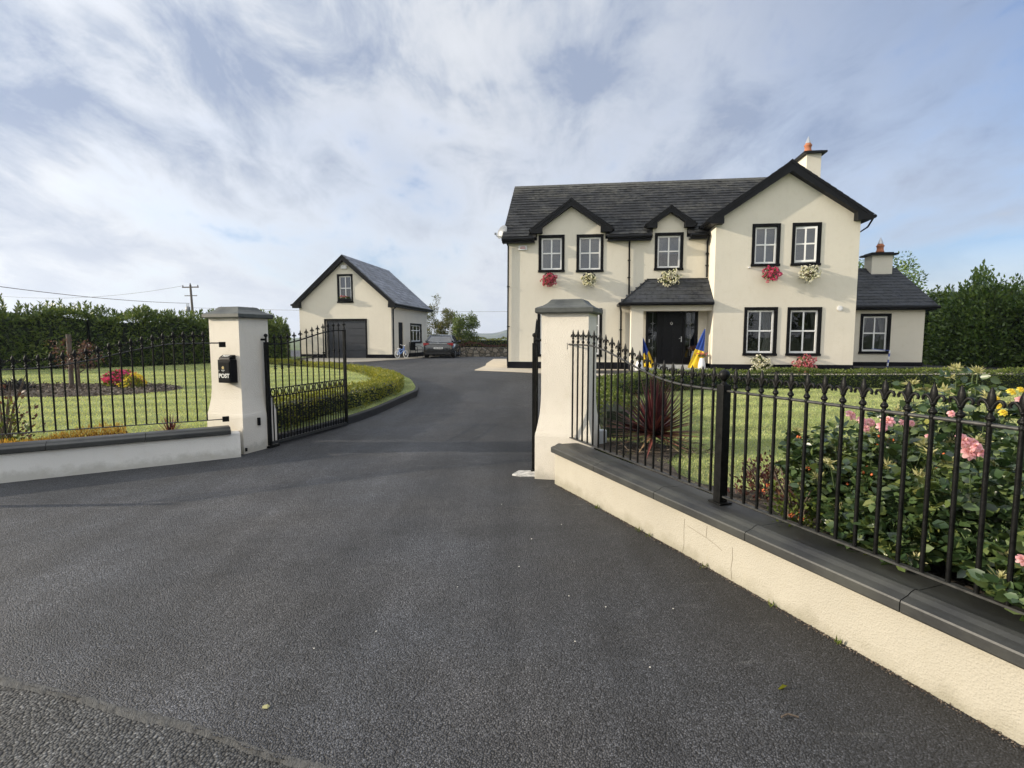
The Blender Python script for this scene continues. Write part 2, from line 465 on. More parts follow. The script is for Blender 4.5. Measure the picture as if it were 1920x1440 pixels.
# rubble stone
m, T, b, out = newmat('rubble_stone')
co = T.n('ShaderNodeTexCoord').outputs['Object']
cc = T.voro(co, 3.6, out='Color')
sp = T.n('ShaderNodeSeparateColor'); T.l(cc, sp.inputs[0])
d = T.voro(co, 3.6, feature='DISTANCE_TO_EDGE')
c1 = T.ramp(sp.outputs[0], [(0.0, (0.13, 0.11, 0.08)), (0.5, (0.24, 0.20, 0.15)), (1.0, (0.36, 0.32, 0.26))])
c1 = T.mix(T.ramp(d, [(0.02, 0.0), (0.10, 1.0)]), (0.06, 0.055, 0.045), c1)
T.l(T.mix(T.ramp(T.noise(co, 12, 5, 0.7), [(0.4, 0.0), (0.7, 0.6)]), c1, (0.10, 0.09, 0.06)), b.inputs['Base Color'])
b.inputs['Roughness'].default_value = 0.9
bn = T.n('ShaderNodeBump'); bn.inputs['Strength'].default_value = 1.0; bn.inputs['Distance'].default_value = 0.05
T.l(T.ramp(d, [(0.0, 0.0), (0.15, 1.0)]), bn.inputs['Height']); T.l(bn.outputs[0], b.inputs['Normal'])
M_stone = m
# far hill: fields and hedgerows
m, T, b, out = newmat('hill_fields')
co = T.n('ShaderNodeTexCoord').outputs['Object']
mpn = T.n('ShaderNodeMapping'); mpn.inputs['Scale'].default_value = (1, 1, 3.5); T.l(co, mpn.inputs[0])
cc = T.voro(mpn.outputs[0], 0.022, out='Color')
sp = T.n('ShaderNodeSeparateColor'); T.l(cc, sp.inputs[0])
d = T.voro(mpn.outputs[0], 0.022, feature='DISTANCE_TO_EDGE')
c1 = T.ramp(sp.outputs[0], [(0.0, (0.05, 0.075, 0.03)), (0.6, (0.10, 0.13, 0.05)), (1.0, (0.20, 0.20, 0.09))])
c1 = T.mix(T.ramp(d, [(0.04, 0.0), (0.09, 1.0)]), (0.02, 0.03, 0.015), c1)
c1 = T.mix(T.ramp(T.noise(co, 0.02, 5, 0.7), [(0.46, 0.0), (0.54, 1.0)]), c1, (0.025, 0.04, 0.02))
T.l(c1, b.inputs['Base Color']); b.inputs['Roughness'].default_value = 0.95
M_hill = m
M_field = pm('field_grass', (0.07, 0.10, 0.03), 0.95, 0.3, 0.05)


# ------------------------------------------------------------------ helpers
def newobj(name, me, mat=None, parent=None):
    o = bpy.data.objects.new(name, me)
    col.objects.link(o)
    if mat is not None:
        me.materials.append(mat)
    if parent is not None:
        o.parent = parent
    return o


def tag(o, label=None, cat=None, group=None, kind=None):
    if label: o['label'] = label
    if cat: o['category'] = cat
    if group: o['group'] = group
    if kind: o['kind'] = kind
    return o


def empty(name, loc, rz=0.0, label=None, cat=None, group=None):
    o = bpy.data.objects.new(name, None)
    col.objects.link(o)
    o.empty_display_size = 0.1
    o.location = loc
    o.rotation_euler = (0, 0, rz)
    return tag(o, label, cat, group)


def raw_mesh(name, V, F):
    """fast mesh: V (n,3); F (m,k) of equal size"""
    me = bpy.data.meshes.new(name)
    V = np.asarray(V, dtype=np.float32)
    F = np.asarray(F, dtype=np.int32)
    k = F.shape[1]
    me.vertices.add(len(V))
    me.vertices.foreach_set('co', V.ravel())
    me.loops.add(F.size)
    me.loops.foreach_set('vertex_index', F.ravel())
    me.polygons.add(len(F))
    me.polygons.foreach_set('loop_start', np.arange(0, F.size, k, dtype=np.int32))
    me.polygons.foreach_set('loop_total', np.full(len(F), k, dtype=np.int32))
    me.update(calc_edges=True)
    return me


class Mb:
    def __init__(s, f=None):
        s.v = []; s.fc = []; s.f = f; s.smooth = []
    def add(s, vs, fs, smooth=False):
        n = len(s.v)
        for p in vs:
            s.v.append(tuple(s.f(*p)) if s.f else tuple(p))
        for q in fs:
            s.fc.append(tuple(i + n for i in q)); s.smooth.append(smooth)
        return s
    def box(s, x0, x1, y0, y1, z0, z1):
        return s.add([(x0, y0, z0), (x1, y0, z0), (x1, y1, z0), (x0, y1, z0), (x0, y0, z1), (x1, y0, z1), (x1, y1, z1), (x0, y1, z1)],
                     [(0, 3, 2, 1), (4, 5, 6, 7), (0, 1, 5, 4), (1, 2, 6, 5), (2, 3, 7, 6), (3, 0, 4, 7)])
    def quad(s, a, b, c, d):
        return s.add([a, b, c, d], [(0, 1, 2, 3)])
    def prism(s, poly, d0, d1, axis='y'):
        """poly in (x,z) extruded along y, or in (y,z) along x, or (x,y) along z"""
        n = len(poly)
        def P(p, d):
            return (p[0], d, p[1]) if axis == 'y' else ((d, p[0], p[1]) if axis == 'x' else (p[0], p[1], d))
        vs = [P(p, d0) for p in poly] + [P(p, d1) for p in poly]
        fs = [tuple(range(n)), tuple(range(2 * n - 1, n - 1, -1))]
        fs += [(i, i + n, (i + 1) % n + n, (i + 1) % n) for i in range(n)]
        return s.add(vs, fs)
    def tube(s, pts, r, n=6, cap=True, r1=None, smooth=True):
        pts = [Vector(p) for p in pts]
        m = len(pts)
        vs = []; prev = None
        for i, p in enumerate(pts):
            t = (pts[min(i + 1, m - 1)] - pts[max(i - 1, 0)]).normalized()
            a = prev if prev is not None else (Vector((0, 0, 1)) if abs(t.z) < 0.9 else Vector((1, 0, 0)))
            u = (a - t * a.dot(t))
            u = u.normalized() if u.length > 1e-6 else t.orthogonal().normalized()
            prev = u
            w = t.cross(u)
            rr = r if r1 is None else r + (r1 - r) * i / max(1, m - 1)
            for k in range(n):
                an = 2 * math.pi * (k + 0.5) / n
                vs.append(p + (u * math.cos(an) + w * math.sin(an)) * rr)
        fs = []
        for i in range(m - 1):
            for k in range(n):
                fs.append((i * n + k, i * n + (k + 1) % n, (i + 1) * n + (k + 1) % n, (i + 1) * n + k))
        s.add(vs, fs, smooth)
        if cap:
            s.add(vs[:n], [tuple(range(n - 1, -1, -1))])
            s.add(vs[-n:], [tuple(range(n))])
        return s
    def lathe(s, prof, c=(0, 0, 0), n=12, sx=1.0, sy=1.0, smooth=True, axis='z'):
        vs = []
        for r, z in prof:
            for k in range(n):
                a = 2 * math.pi * k / n
                p = (r * math.cos(a) * sx, r * math.sin(a) * sy, z)
                if axis == 'x': p = (p[2], p[0], p[1])
                if axis == 'y': p = (p[0], p[2], p[1])
                vs.append((c[0] + p[0], c[1] + p[1], c[2] + p[2]))
        fs = []
        m = len(prof)
        for i in range(m - 1):
            for k in range(n):
                fs.append((i * n + k, i * n + (k + 1) % n, (i + 1) * n + (k + 1) % n, (i + 1) * n + k))
        if prof[0][0] > 1e-4: fs.append(tuple(range(n - 1, -1, -1)))
        if prof[-1][0] > 1e-4: fs.append(tuple(range((m - 1) * n, m * n)))
        return s.add(vs, fs, smooth)
    def build(s, name, mat, parent=None, bevel=0.0, zoff=0.0):
        me = bpy.data.meshes.new(name)
        me.from_pydata([(x, y, z - zoff) for x, y, z in s.v], [], s.fc)
        me.update()
        me.polygons.foreach_set('use_smooth', s.smooth)
        if bevel:
            import bmesh
            bm = bmesh.new(); bm.from_mesh(me)
            bmesh.ops.remove_doubles(bm, verts=bm.verts, dist=1e-5)
            bmesh.ops.recalc_face_normals(bm, faces=bm.faces)
            ed = [e for e in bm.edges if len(e.link_faces) == 2 and e.calc_face_angle(0) > 0.5]
            bmesh.ops.bevel(bm, geom=ed, offset=bevel, segments=2, affect='EDGES', profile=0.6)
            bm.to_mesh(me); bm.free()
        return newobj(name, me, mat, parent)


def smst(t):
    t = np.clip(t, 0, 1)
    return t * t * (3 - 2 * t)


def hz(x, y):
    """height of the drive"""
    return 0.4 * smst((y - 8.0) / 10.5) - 0.12 * smst((y - 29) / 8) + 0.05 * np.clip(x / 1.2, 0, 1) * (1 - smst((y - 5.0) / 3))


def hzf(x, y):
    return float(hz(np.float64(x), np.float64(y)))


def leaves(P, N, L, Wd, rnd=0.8, up=0.2, fold=0.2, lvar=0.35, droop=0.0, round_=False):
    """P base points, N preferred directions -> vertex/face arrays of folded leaves"""
    n = len(P)
    d = N * (1 - 0.0) + rng.normal(0, rnd, (n, 3)); d[:, 2] += up
    d /= np.linalg.norm(d, axis=1)[:, None] + 1e-9
    r = rng.normal(0, 1, (n, 3)) + np.array([0, 0, 1.0])
    s = np.cross(d, r); s /= np.linalg.norm(s, axis=1)[:, None] + 1e-9
    nn = np.cross(s, d)
    l = (L * (1 + rng.uniform(-lvar, lvar, n)))[:, None]
    w = l * (Wd / L) * 0.5
    if not round_:
        V = np.stack([P, P + d * l * .45 + s * w + nn * l * fold * .3, P + d * l - nn * l * droop, P + d * l * .45 - s * w + nn * l * fold * .3], 1).reshape(-1, 3)
        b = np.arange(n)[:, None] * 4
        F = np.concatenate([b + np.array([[0, 1, 2]]), b + np.array([[0, 2, 3]])], 0)
        return V, F
    f = nn * l * fold
    V = np.stack([P, P + d * l * .25 + s * w * .9 + f * .25, P + d * l * .62 + s * w * .85 + f * .22 - nn * l * droop * .4,
                  P + d * l - nn * l * droop, P + d * l * .62 - s * w * .85 + f * .22 - nn * l * droop * .4, P + d * l * .25 - s * w * .9 + f * .25], 1).reshape(-1, 3)
    b = np.arange(n)[:, None] * 6
    F = np.concatenate([b + np.array([[0, 1, 2, 3]]), b + np.array([[0, 3, 4, 5]])], 0)
    return V, F


def leaf_obj(name, VF, mat, parent=None):
    return newobj(name, raw_mesh(name, *VF), mat, parent)


def merge(parts):
    Vs = []; Fs = []; n = 0
    for V, F in parts:
        Vs.append(V); Fs.append(F + n); n += len(V)
    return np.concatenate(Vs), np.concatenate(Fs)


def polysample(pts, n):
    """n random points along polyline -> pos (n,2), tangent (n,2)"""
    pts = np.array(pts, float)
    seg = np.diff(pts, axis=0); ln = np.linalg.norm(seg, axis=1); cum = np.concatenate([[0], np.cumsum(ln)])
    t = rng.uniform(0, cum[-1], n)
    i = np.clip(np.searchsorted(cum, t, side='right') - 1, 0, len(ln) - 1)
    f = (t - cum[i]) / ln[i]
    return pts[i] + seg[i] * f[:, None], seg[i] / ln[i][:, None]


def smooth_poly(pts, per=6):
    """Catmull-Rom"""
    pts = [np.array(p, float) for p in pts]
    P = [2 * pts[0] - pts[1]] + pts + [2 * pts[-1] - pts[-2]]
    out = []
    for i in range(1, len(P) - 2):
        for k in range(per):
            t = k / per
            out.append(0.5 * ((2 * P[i]) + (-P[i - 1] + P[i + 1]) * t + (2 * P[i - 1] - 5 * P[i] + 4 * P[i + 1] - P[i + 2]) * t * t + (-P[i - 1] + 3 * P[i] - 3 * P[i + 1] + P[i + 2]) * t ** 3))
    out.append(pts[-1])
    return np.array(out)


def hedge(name, line, width, zb, zt, n, L, Wd, mat, label, cat='hedge', sprouts=0, sph=0.3, bumps=0.08, core=None, leafup=0.35, fdens=1.0, group=None):
    """clipped or shaggy hedge along a polyline; zb(x,y), zt(x,y) heights"""
    line = np.array(line, float)
    c0 = line.mean(0)
    root = empty(name, (c0[0], c0[1], float(zb(c0[0], c0[1]))), 0, label, cat, group)
    off = np.array([c0[0], c0[1], float(zb(c0[0], c0[1]))])
    p, t = polysample(line, n)
    nr = np.stack([t[:, 1], -t[:, 0]], 1)
    # perimeter parameter: sides and top
    u = rng.uniform(0, 1, n)
    h = np.array([zt(*q) - zb(*q) for q in p])
    z0 = np.array([zb(*q) for q in p])
    wf = width / (width + 2 * h)
    top = u < wf
    side = np.where(rng.uniform(size=n) < .5, -1, 1)
    a = np.where(top, rng.uniform(-.5, .5, n) * width, side * width * .5)
    zz = np.where(top, h, rng.uniform(0.02, 1, n) * h)
    ph = p[:, 0] * 3.1 + p[:, 1] * 2.3
    wob = bumps * (np.sin(ph) * .5 + np.sin(ph * 2.7 + zz * 5) * .35 + np.sin(ph * 6.1 + zz * 9 + side) * .3)
    # round shoulders
    rs = np.clip((zz / h - .8) / .2, 0, 1)
    a = np.where(top, a, a * (1 - .12 * rs ** 2))
    depth = -np.abs(rng.normal(0, 0.05, n)) - 0.0
    a = np.where(top, a, a + side * (wob + depth))
    zz = np.where(top, zz + wob + depth - 0.10 * np.abs(a / (width * .5)) ** 4 * min(width, 1.0) * .5, zz)
    P = np.stack([p[:, 0] + nr[:, 0] * a, p[:, 1] + nr[:, 1] * a, z0 + zz], 1)
    N = np.where(top[:, None], np.array([[0, 0, 1.0]]), np.stack([nr[:, 0] * side, nr[:, 1] * side, np.zeros(n)], 1))
    parts = [leaves(P - N * L * .4 - off, N, L, Wd, .75, leafup)]
    if sprouts:
        ps, ts = polysample(line, sprouts)
        sp = []; sn = []
        for q, tt in zip(ps, ts):
            an = rng.uniform(-.5, .5) * width * .9
            bx, by = q[0] + tt[1] * an, q[1] - tt[0] * an
            hh = sph * rng.uniform(.3, 1.0) * (1 + .5 * math.sin(q[0] * 1.7) * math.sin(q[1] * 1.1 + 1))
            lean = rng.normal(0, .15, 2)
            k = max(3, int(hh / (L * .33)))
            for j in range(k):
                f = (j + .5) / k
                b0 = np.array([bx + lean[0] * hh * f, by + lean[1] * hh * f, float(zt(*q)) + hh * f - .05])
                for _ in range(3):
                    an2 = rng.uniform(0, 2 * math.pi)
                    sp.append(b0); sn.append((math.cos(an2), math.sin(an2), .6 + f))
        parts.append(leaves(np.array(sp) - off, np.array(sn), L * .9, Wd * .85, .25, .2))
    leaf_obj('foliage', merge(parts), mat, root)
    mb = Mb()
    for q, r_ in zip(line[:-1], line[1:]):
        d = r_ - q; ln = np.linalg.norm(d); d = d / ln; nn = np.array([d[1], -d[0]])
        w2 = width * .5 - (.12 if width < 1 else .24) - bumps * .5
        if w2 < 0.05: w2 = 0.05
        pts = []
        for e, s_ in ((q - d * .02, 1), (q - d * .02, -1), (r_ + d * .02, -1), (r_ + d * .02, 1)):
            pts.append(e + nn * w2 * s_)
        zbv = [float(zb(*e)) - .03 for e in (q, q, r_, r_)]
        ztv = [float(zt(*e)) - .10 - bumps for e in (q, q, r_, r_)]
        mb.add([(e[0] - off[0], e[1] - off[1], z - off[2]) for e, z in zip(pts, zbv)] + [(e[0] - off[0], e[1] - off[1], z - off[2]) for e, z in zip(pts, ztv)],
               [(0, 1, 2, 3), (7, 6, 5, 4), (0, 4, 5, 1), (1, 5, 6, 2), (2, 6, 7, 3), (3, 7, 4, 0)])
    mb.build('hedge_core', core or M_core, root)  # solid dark core added inside, stops the hedge being see-through
    return root


def inpoly(x, y, poly):
    x = np.asarray(x); y = np.asarray(y)
    c = np.zeros(x.shape, bool)
    n = len(poly)
    for i in range(n):
        x1, y1 = poly[i]; x2, y2 = poly[(i + 1) % n]
        k = ((y1 > y) != (y2 > y)) & (x < (x2 - x1) * (y - y1) / ((y2 - y1) + 1e-12) + x1)
        c ^= k
    return c


def distline(x, y, line):
    d = np.full(np.shape(x), 1e9)
    for a, b_ in zip(line[:-1], line[1:]):
        a = np.array(a); b_ = np.array(b_); s = b_ - a
        t = np.clip(((x - a[0]) * s[0] + (y - a[1]) * s[1]) / (s @ s), 0, 1)
        d = np.minimum(d, np.hypot(x - a[0] - s[0] * t, y - a[1] - s[1] * t))
    return d


def fill_poly(poly, zf, step):
    """triangulated sheet of a polygon that follows zf(x,y)"""
    import bmesh
    bm = bmesh.new()
    poly = [np.array(p) for p in poly]
    pts = []
    for a, b_ in zip(poly, poly[1:] + poly[:1]):
        k = max(1, int(np.linalg.norm(b_ - a) / step))
        for i in range(k):
            pts.append(a + (b_ - a) * i / k)
    vs = [bm.verts.new((p[0], p[1], 0)) for p in pts]
    bm.faces.new(vs)
    x0 = min(p[0] for p in pts); x1 = max(p[0] for p in pts); y0 = min(p[1] for p in pts); y1 = max(p[1] for p in pts)
    for ax, lo, hi in ((0, x0, x1), (1, y0, y1)):
        k = int((hi - lo) / step)
        for i in range(1, k + 1):
            c = lo + i * step + 0.0137
            no = (1, 0, 0) if ax == 0 else (0, 1, 0)
            co_ = (c, 0, 0) if ax == 0 else (0, c, 0)
            bmesh.ops.bisect_plane(bm, geom=bm.verts[:] + bm.edges[:] + bm.faces[:], plane_co=co_, plane_no=no)
    for v in bm.verts:
        v.co.z = float(zf(v.co.x, v.co.y))
    me = bpy.data.meshes.new('sheet')
    bm.normal_update()
    bm.to_mesh(me); bm.free()
    if len(me.polygons) and me.polygons[0].normal.z < 0:
        me.flip_normals()
    for p in me.polygons: p.use_smooth = True
    return me


def catm(o, n):
    for p in o.data.polygons: p.use_smooth = True
    return o

# ================================================================== THE GROUND
def seam_y(x):
    return 1.63 - .318 * x + .010 * math.sin(x * 3.3) + .007 * math.sin(x * 9.1 + 1)


# terrain: one sheet to the horizon
xs = np.concatenate([-np.geomspace(3500, 40, 18), np.linspace(-36, 36, 25), np.geomspace(40, 3500, 18)])
ys = np.concatenate([-np.geomspace(3500, 60, 12), np.linspace(-40, 64, 27), np.geomspace(70, 3500, 20)])
gx, gy = np.meshgrid(xs, ys, indexing='ij')
gz = hz(gx * 0, gy) * 1.0 - 0.14 - 2.2 * smst((gy - 60) / 120) - 0.0
V = np.stack([gx, gy, gz], -1).reshape(-1, 3)
nx, ny = gx.shape
ii = (np.arange(nx - 1)[:, None] * ny + np.arange(ny - 1)[None, :]).ravel()
F = np.stack([ii, ii + ny, ii + ny + 1, ii + 1], 1)
tag(newobj('ground', raw_mesh('ground', V, F), M_field), kind='structure')

# drive: from the seam with the road to behind the house
cols = np.concatenate([np.arange(-24, -5, .5), np.arange(-5, 3, .05), np.arange(3, 26, .5)])
rows = np.concatenate([np.linspace(0, 1, 24) ** 1.4 * 9, 9 + np.linspace(0.5, 36, 60)])
V = []
for x in cols:
    y0 = seam_y(x) + rng.uniform(-.008, .008)
    for r_ in rows:
        y = y0 + r_
        V.append((x, y, hzf(x, y)))
nr_ = len(rows)
ii = (np.arange(len(cols) - 1)[:, None] * nr_ + np.arange(nr_ - 1)[None, :]).ravel()
F = np.stack([ii, ii + nr_, ii + nr_ + 1, ii + 1], 1)
o = newobj('driveway', raw_mesh('driveway', np.array(V), F), M_asph); catm(o, 0); tag(o, kind='structure')
# public road in front, a little lower and rougher
V = []
for x in cols:
    for r_ in (-9, -5, -2, -1, -.5, -.2, 0, .06):
        V.append((x, seam_y(x) + r_, hzf(x, 2) - .016 - .012 * abs(r_)))
ii = (np.arange(len(cols) - 1)[:, None] * 8 + np.arange(7)[None, :]).ravel()
F = np.stack([ii, ii + 8, ii + 9, ii + 1], 1)
o = newobj('road', raw_mesh('road', np.array(V), F), M_road); tag(o, kind='structure')
# worn tar joint along the seam
mb = Mb()
xx = np.arange(-5, 2, .007)
prev = None
for x in xx:
    w = .010 + .004 * math.sin(x * 7) + .0025 * math.sin(x * 23) + .0018 * math.sin(x * 61 + 2) + .0014 * math.sin(x * 137) - .003 * max(0, x + 1.6)
    w = max(.003, w + rng.normal(0, .0007))
    y = seam_y(x) + .010 + .0015 * math.sin(x * 83)
    z = hzf(x, 2) + .004
    row = [(x, y - w - .012, z - .020), (x, y - w * .5, z - .001), (x, y + w * .6 + .002 * math.sin(x * 111), z - .002)]
    if prev:
        mb.add(prev + row, [(0, 3, 4, 1), (1, 4, 5, 2)], True)
    prev = row
tag(mb.build('tar_joint', M_seam), kind='structure')

# loose bits on the drive
def pebble(x, y, r, mat, lab, cat='pebble', grp=None):
    mb = Mb()
    pr = [(0.0, 0), (r * .8, r * .1), (r, r * .4), (r * .6, r * .8), (0.0, r * .9)]
    mb.lathe(pr, (0, 0, 0), 7, 1, .75)
    o = mb.build('pebble', mat); o.location = (x, y, hzf(x, y) - r * .1); o.rotation_euler = (0, 0, x * 7)
    tag(o, lab, cat, grp or 'pale pebbles scattered on the drive')
for i, (x, y) in enumerate([(-1.02, 2.62), (-.74, 2.78), (.155, 4.1), (.05, 3.6), (.35, 3.15), (.55, 3.0), (.33, 2.66), (.93, 2.95), (-.1, 5.0), (.66, 2.42), (-.35, 3.3), (.42, 4.4)]):
    pebble(x, y, rng.uniform(.004, .0075), M_pebble, 'tiny pale pebble lying on the dark tarmac drive')
# flattened pale scrap and a green leaf, a twig
mb = Mb(); mb.add([(0, 0, .004), (.025, -.005, .006), (.03, .015, .004), (.015, .022, .008), (-.003, .015, .005)], [(0, 1, 2, 3, 4)])
o = mb.build('paper_scrap', M_sepal); o.location = (-1.08, 2.17, hzf(-1, 2)); tag(o, 'pale yellowish flattened scrap on the tarmac near the tar seam', 'litter')
V, F = leaves(np.array([[0, 0, .008]]), np.array([[1, .3, .1]]), .05, .03, .05, 0)
o = leaf_obj('fallen_leaf', (V, F), M_box); o.location = (1.17, 2.22, hzf(1.17, 2.2)); tag(o, 'small green leaf fallen on the tarmac below the low roadside wall', 'leaf')
mb = Mb(); mb.tube([(0, 0, .006), (.03, .01, .012), (.07, 0, .006)], .004, 5)
o = mb.build('twig', M_bark); o.location = (1.10, 2.05, hzf(1.17, 2.2)); tag(o, 'short brown twig lying on the tarmac beside the cream wall', 'twig')
# painted stop slab beside the right pillar
mb = Mb()
mb.prism([(0.0, 6.07), (.10, 6.00), (.27, 5.985), (.285, 6.12), (.27, 6.24), (.08, 6.25)], -.03, .018, 'z')
o = mb.build('gate_stop', pm('worn_white_paint', (0.22, 0.22, 0.21), 0.8, 0.5, 14, 0.4, 60, c2=(0.68, 0.67, 0.64)), None, .006); tag(o, 'worn white painted concrete gate stop set in the tarmac at the right pillar', 'gate stop')

# ---------------------------------------------------------------- left garden island
KL = smooth_poly([(-3.62, 7.95), (-3.10, 9.45), (-2.80, 10.6), (-2.60, 11.8), (-2.40, 12.9)], 5)
KL2 = smooth_poly([(-2.40, 12.9), (-2.52, 13.8), (-3.1, 15.6), (-4.4, 18.0), (-6.0, 19.9), (-8.4, 21.8), (-10.3, 23.4), (-10.6, 24.6)], 4)
KLall = np.concatenate([KL, KL2[1:]])
left_poly = [tuple(p) for p in KLall] + [(-11.2, 30), (-20, 31), (-30, 24), (-30, 3), (-9.6, 3.4), (-5.7, 5.95), (-3.95, 7.10), (-4.05, 7.9)]


def lawnL(x, y):
    k = float(distline(np.array([x]), np.array([y]), KLall)[0])
    e = hzf(x, y) + .11
    f = float(smst(np.clip((k - .1) / .9, 0, 1)))
    tgt = .25 + .11 * float(smst((y - 8) / 9))
    return e + (max(tgt, e) - e) * f


me = fill_poly(left_poly, lawnL, .6)
o = newobj('lawn', me, M_lawn); tag(o, kind='structure')


def kerb(line, h0, h1, w, name, mat, label):
    mb = Mb(); prev = None
    for i, p in enumerate(line):
        a = line[max(0, i - 1)]; b_ = line[min(len(line) - 1, i + 1)]
        t = (b_ - a) / np.linalg.norm(b_ - a); n = np.array([t[1], -t[0]])
        z = hzf(*p)
        row = [(p[0] + n[0] * w, p[1] + n[1] * w, z + h0), (p[0] + n[0] * w, p[1] + n[1] * w, z + h1 - .012), (p[0] + n[0] * (w - .012), p[1] + n[1] * (w - .012), z + h1), (p[0], p[1], z + h1), (p[0], p[1], z + h0)]
        if prev:
            mb.add(prev + row, [(j, j + 5, j + 6, j + 1) for j in range(4)])
        prev = row
        if i in (0, len(line) - 1):
            mb.add(row, [(0, 1, 2, 3, 4)])
    o = mb.build(name, mat)
    tag(o, kind='structure')
    return o


kerb(KL, -.05, .135, .10, 'kerb', M_kerb, '')
kerb(KL2, -.05, .105, .08, 'kerb', M_kerb, '')

# ---------------------------------------------------------------- right garden
right_poly = [(.98, 6.45), (1.0, 7.2), (1.08, 9.0), (1.35, 10.6), (2.1, 11.9), (3.3, 12.85), (4.9, 13.6), (26, 13.75), (26, -4.0), (4.4, -4.0), (.80, 5.73)]
def lawnR(x, y):
    return .335
o = newobj('lawn', fill_poly(right_poly, lawnR, .8), M_lawn); tag(o, kind='structure')
# planted bed behind the railing
bed = [(.90, 5.9), (1.1, 6.45), (1.75, 6.5), (2.0, 5.6), (2.25, 4.6), (2.9, 4.2), (3.6, 3.0), (4.6, -3.5), (4.0, -3.5)]
bed = [(.88, 5.95), (1.1, 6.25), (1.7, 6.2), (1.85, 5.75), (1.55, 5.25), (1.50, 4.75), (1.7, 4.35), (2.5, 4.05), (3.4, 3.9), (4.4, 2.4), (6.4, -3.5), (4.4, -3.5)]
o = newobj('flower_bed', fill_poly(bed, lambda x, y: .365 + .02 * math.sin(x * 9) * math.sin(y * 8), .12), M_soil); tag(o, kind='structure')
KR = smooth_poly([(.92, 6.5), (.93, 7.2), (1.0, 9.0), (1.27, 10.65), (2.05, 11.98), (3.26, 12.95), (4.9, 13.7)], 4)
KR = np.concatenate([KR, [(26, 13.85)]])
kerb(KR[::-1], -.05, .2, .08, 'kerb', M_kerb, '')

# ---------------------------------------------------------------- concrete aprons
def slab(poly, h, name='concrete_path'):
    mb = Mb()
    mb.prism(poly, 0, h, 'z')
    me = mb.build(name, M_concrete)
    for v in me.data.vertices:
        v.co.z = hzf(v.co.x, v.co.y) + (h if v.co.z > h * .5 else -.06)
    tag(me, kind='structure'); return me
slab([(-14.5, 26.2), (-10.6, 25.6), (-7.6, 25.5), (-7.05, 26.1), (-6.5, 27.7), (-5.7, 29.2), (-5.3, 31.5), (-4.7, 37.6), (-6.2, 37.9), (-7.2, 30.3), (-14.5, 31.3)], .025)
slab([(-1.35, 19.25), (2.4, 16.9), (4.4, 16.5), (12.6, 15.4), (16.5, 16.6), (16.8, 20.5), (-.2, 22.5), (-.3, 29), (-1.0, 29), (-1.15, 24), (-1.1, 22)], .02)

# ================================================================== WALLS, PILLARS, RAILINGS
GE = np.array([.948, -.319]); GB = np.array([.319, .948])     # along the gateway, and into the drive
GA = math.atan2(GE[1], GE[0])


def pillar(corner, w, label, top=1.86):
    """front-left or front-right corner given as centre; w = shaft width"""
    root = empty('gate_pillar', (corner[0], corner[1], 0), GA, label, 'pillar', 'rendered gate pillars')
    h = w / 2
    prof = [(h + .055, -.05), (h + .055, .50), (h + .05, .535), (h + .045, .55), (h + .028, .64), (h + .012, .74), (h + .003, .86), (h, .98), (h, top)]
    mb = Mb()
    vs = []
    for r_, z in prof:
        vs += [(-r_, -r_, z), (r_, -r_, z), (r_, r_, z), (-r_, r_, z)]
    fs = [(4 * i + k, 4 * i + (k + 1) % 4, 4 * i + 4 + (k + 1) % 4, 4 * i + 4 + k) for i in range(len(prof) - 1) for k in range(4)]
    mb.add(vs, fs)
    mb.build('shaft', M_pillar, root)
    mb = Mb()
    c = [(h + .01, top - .002), (h + .050, top), (h + .058, top + .012), (h + .058, top + .055), (h + .04, top + .066), (h - .01, top + .085), (h - .055, top + .115), (h - .085, top + .150), (h - .10, top + .158)]
    vs = []
    for r_, z in c:
        vs += [(-r_, -r_, z), (r_, -r_, z), (r_, r_, z), (-r_, r_, z)]
    fs = [(4 * i + k, 4 * i + (k + 1) % 4, 4 * i + 4 + (k + 1) % 4, 4 * i + 4 + k) for i in range(len(c) - 1) for k in range(4)]
    n = 4 * (len(c) - 1)
    fs += [(n, n + 1, n + 2, n + 3), (3, 2, 1, 0)]
    mb.add(vs, fs)
    mb.build('cap', M_cap, root)
    return root


PW = .525
LC = np.array([-3.70, 7.26]) - GE * PW / 2 + GB * PW / 2
RC = np.array([.325, 5.93]) + GE * PW / 2 + GB * PW / 2
pl = pillar(LC, PW, 'cream rendered gate pillar with grey cap that carries the black post box')
pr_ = pillar(RC, PW, 'cream roughcast gate pillar where the long right railing ends')
# small black items on the left pillar's inner face
mb = Mb(); mb.box(PW / 2 + .04, PW / 2 + .085, -.065, -.03, .36, .47); mb.build('sensor', M_boxblack, pl, .004)
mb = Mb(); mb.box(PW / 2 + .04, PW / 2 + .075, -.30, -.275, .035, .085); mb.build('cable_gland', M_boxblack, pl, .004)

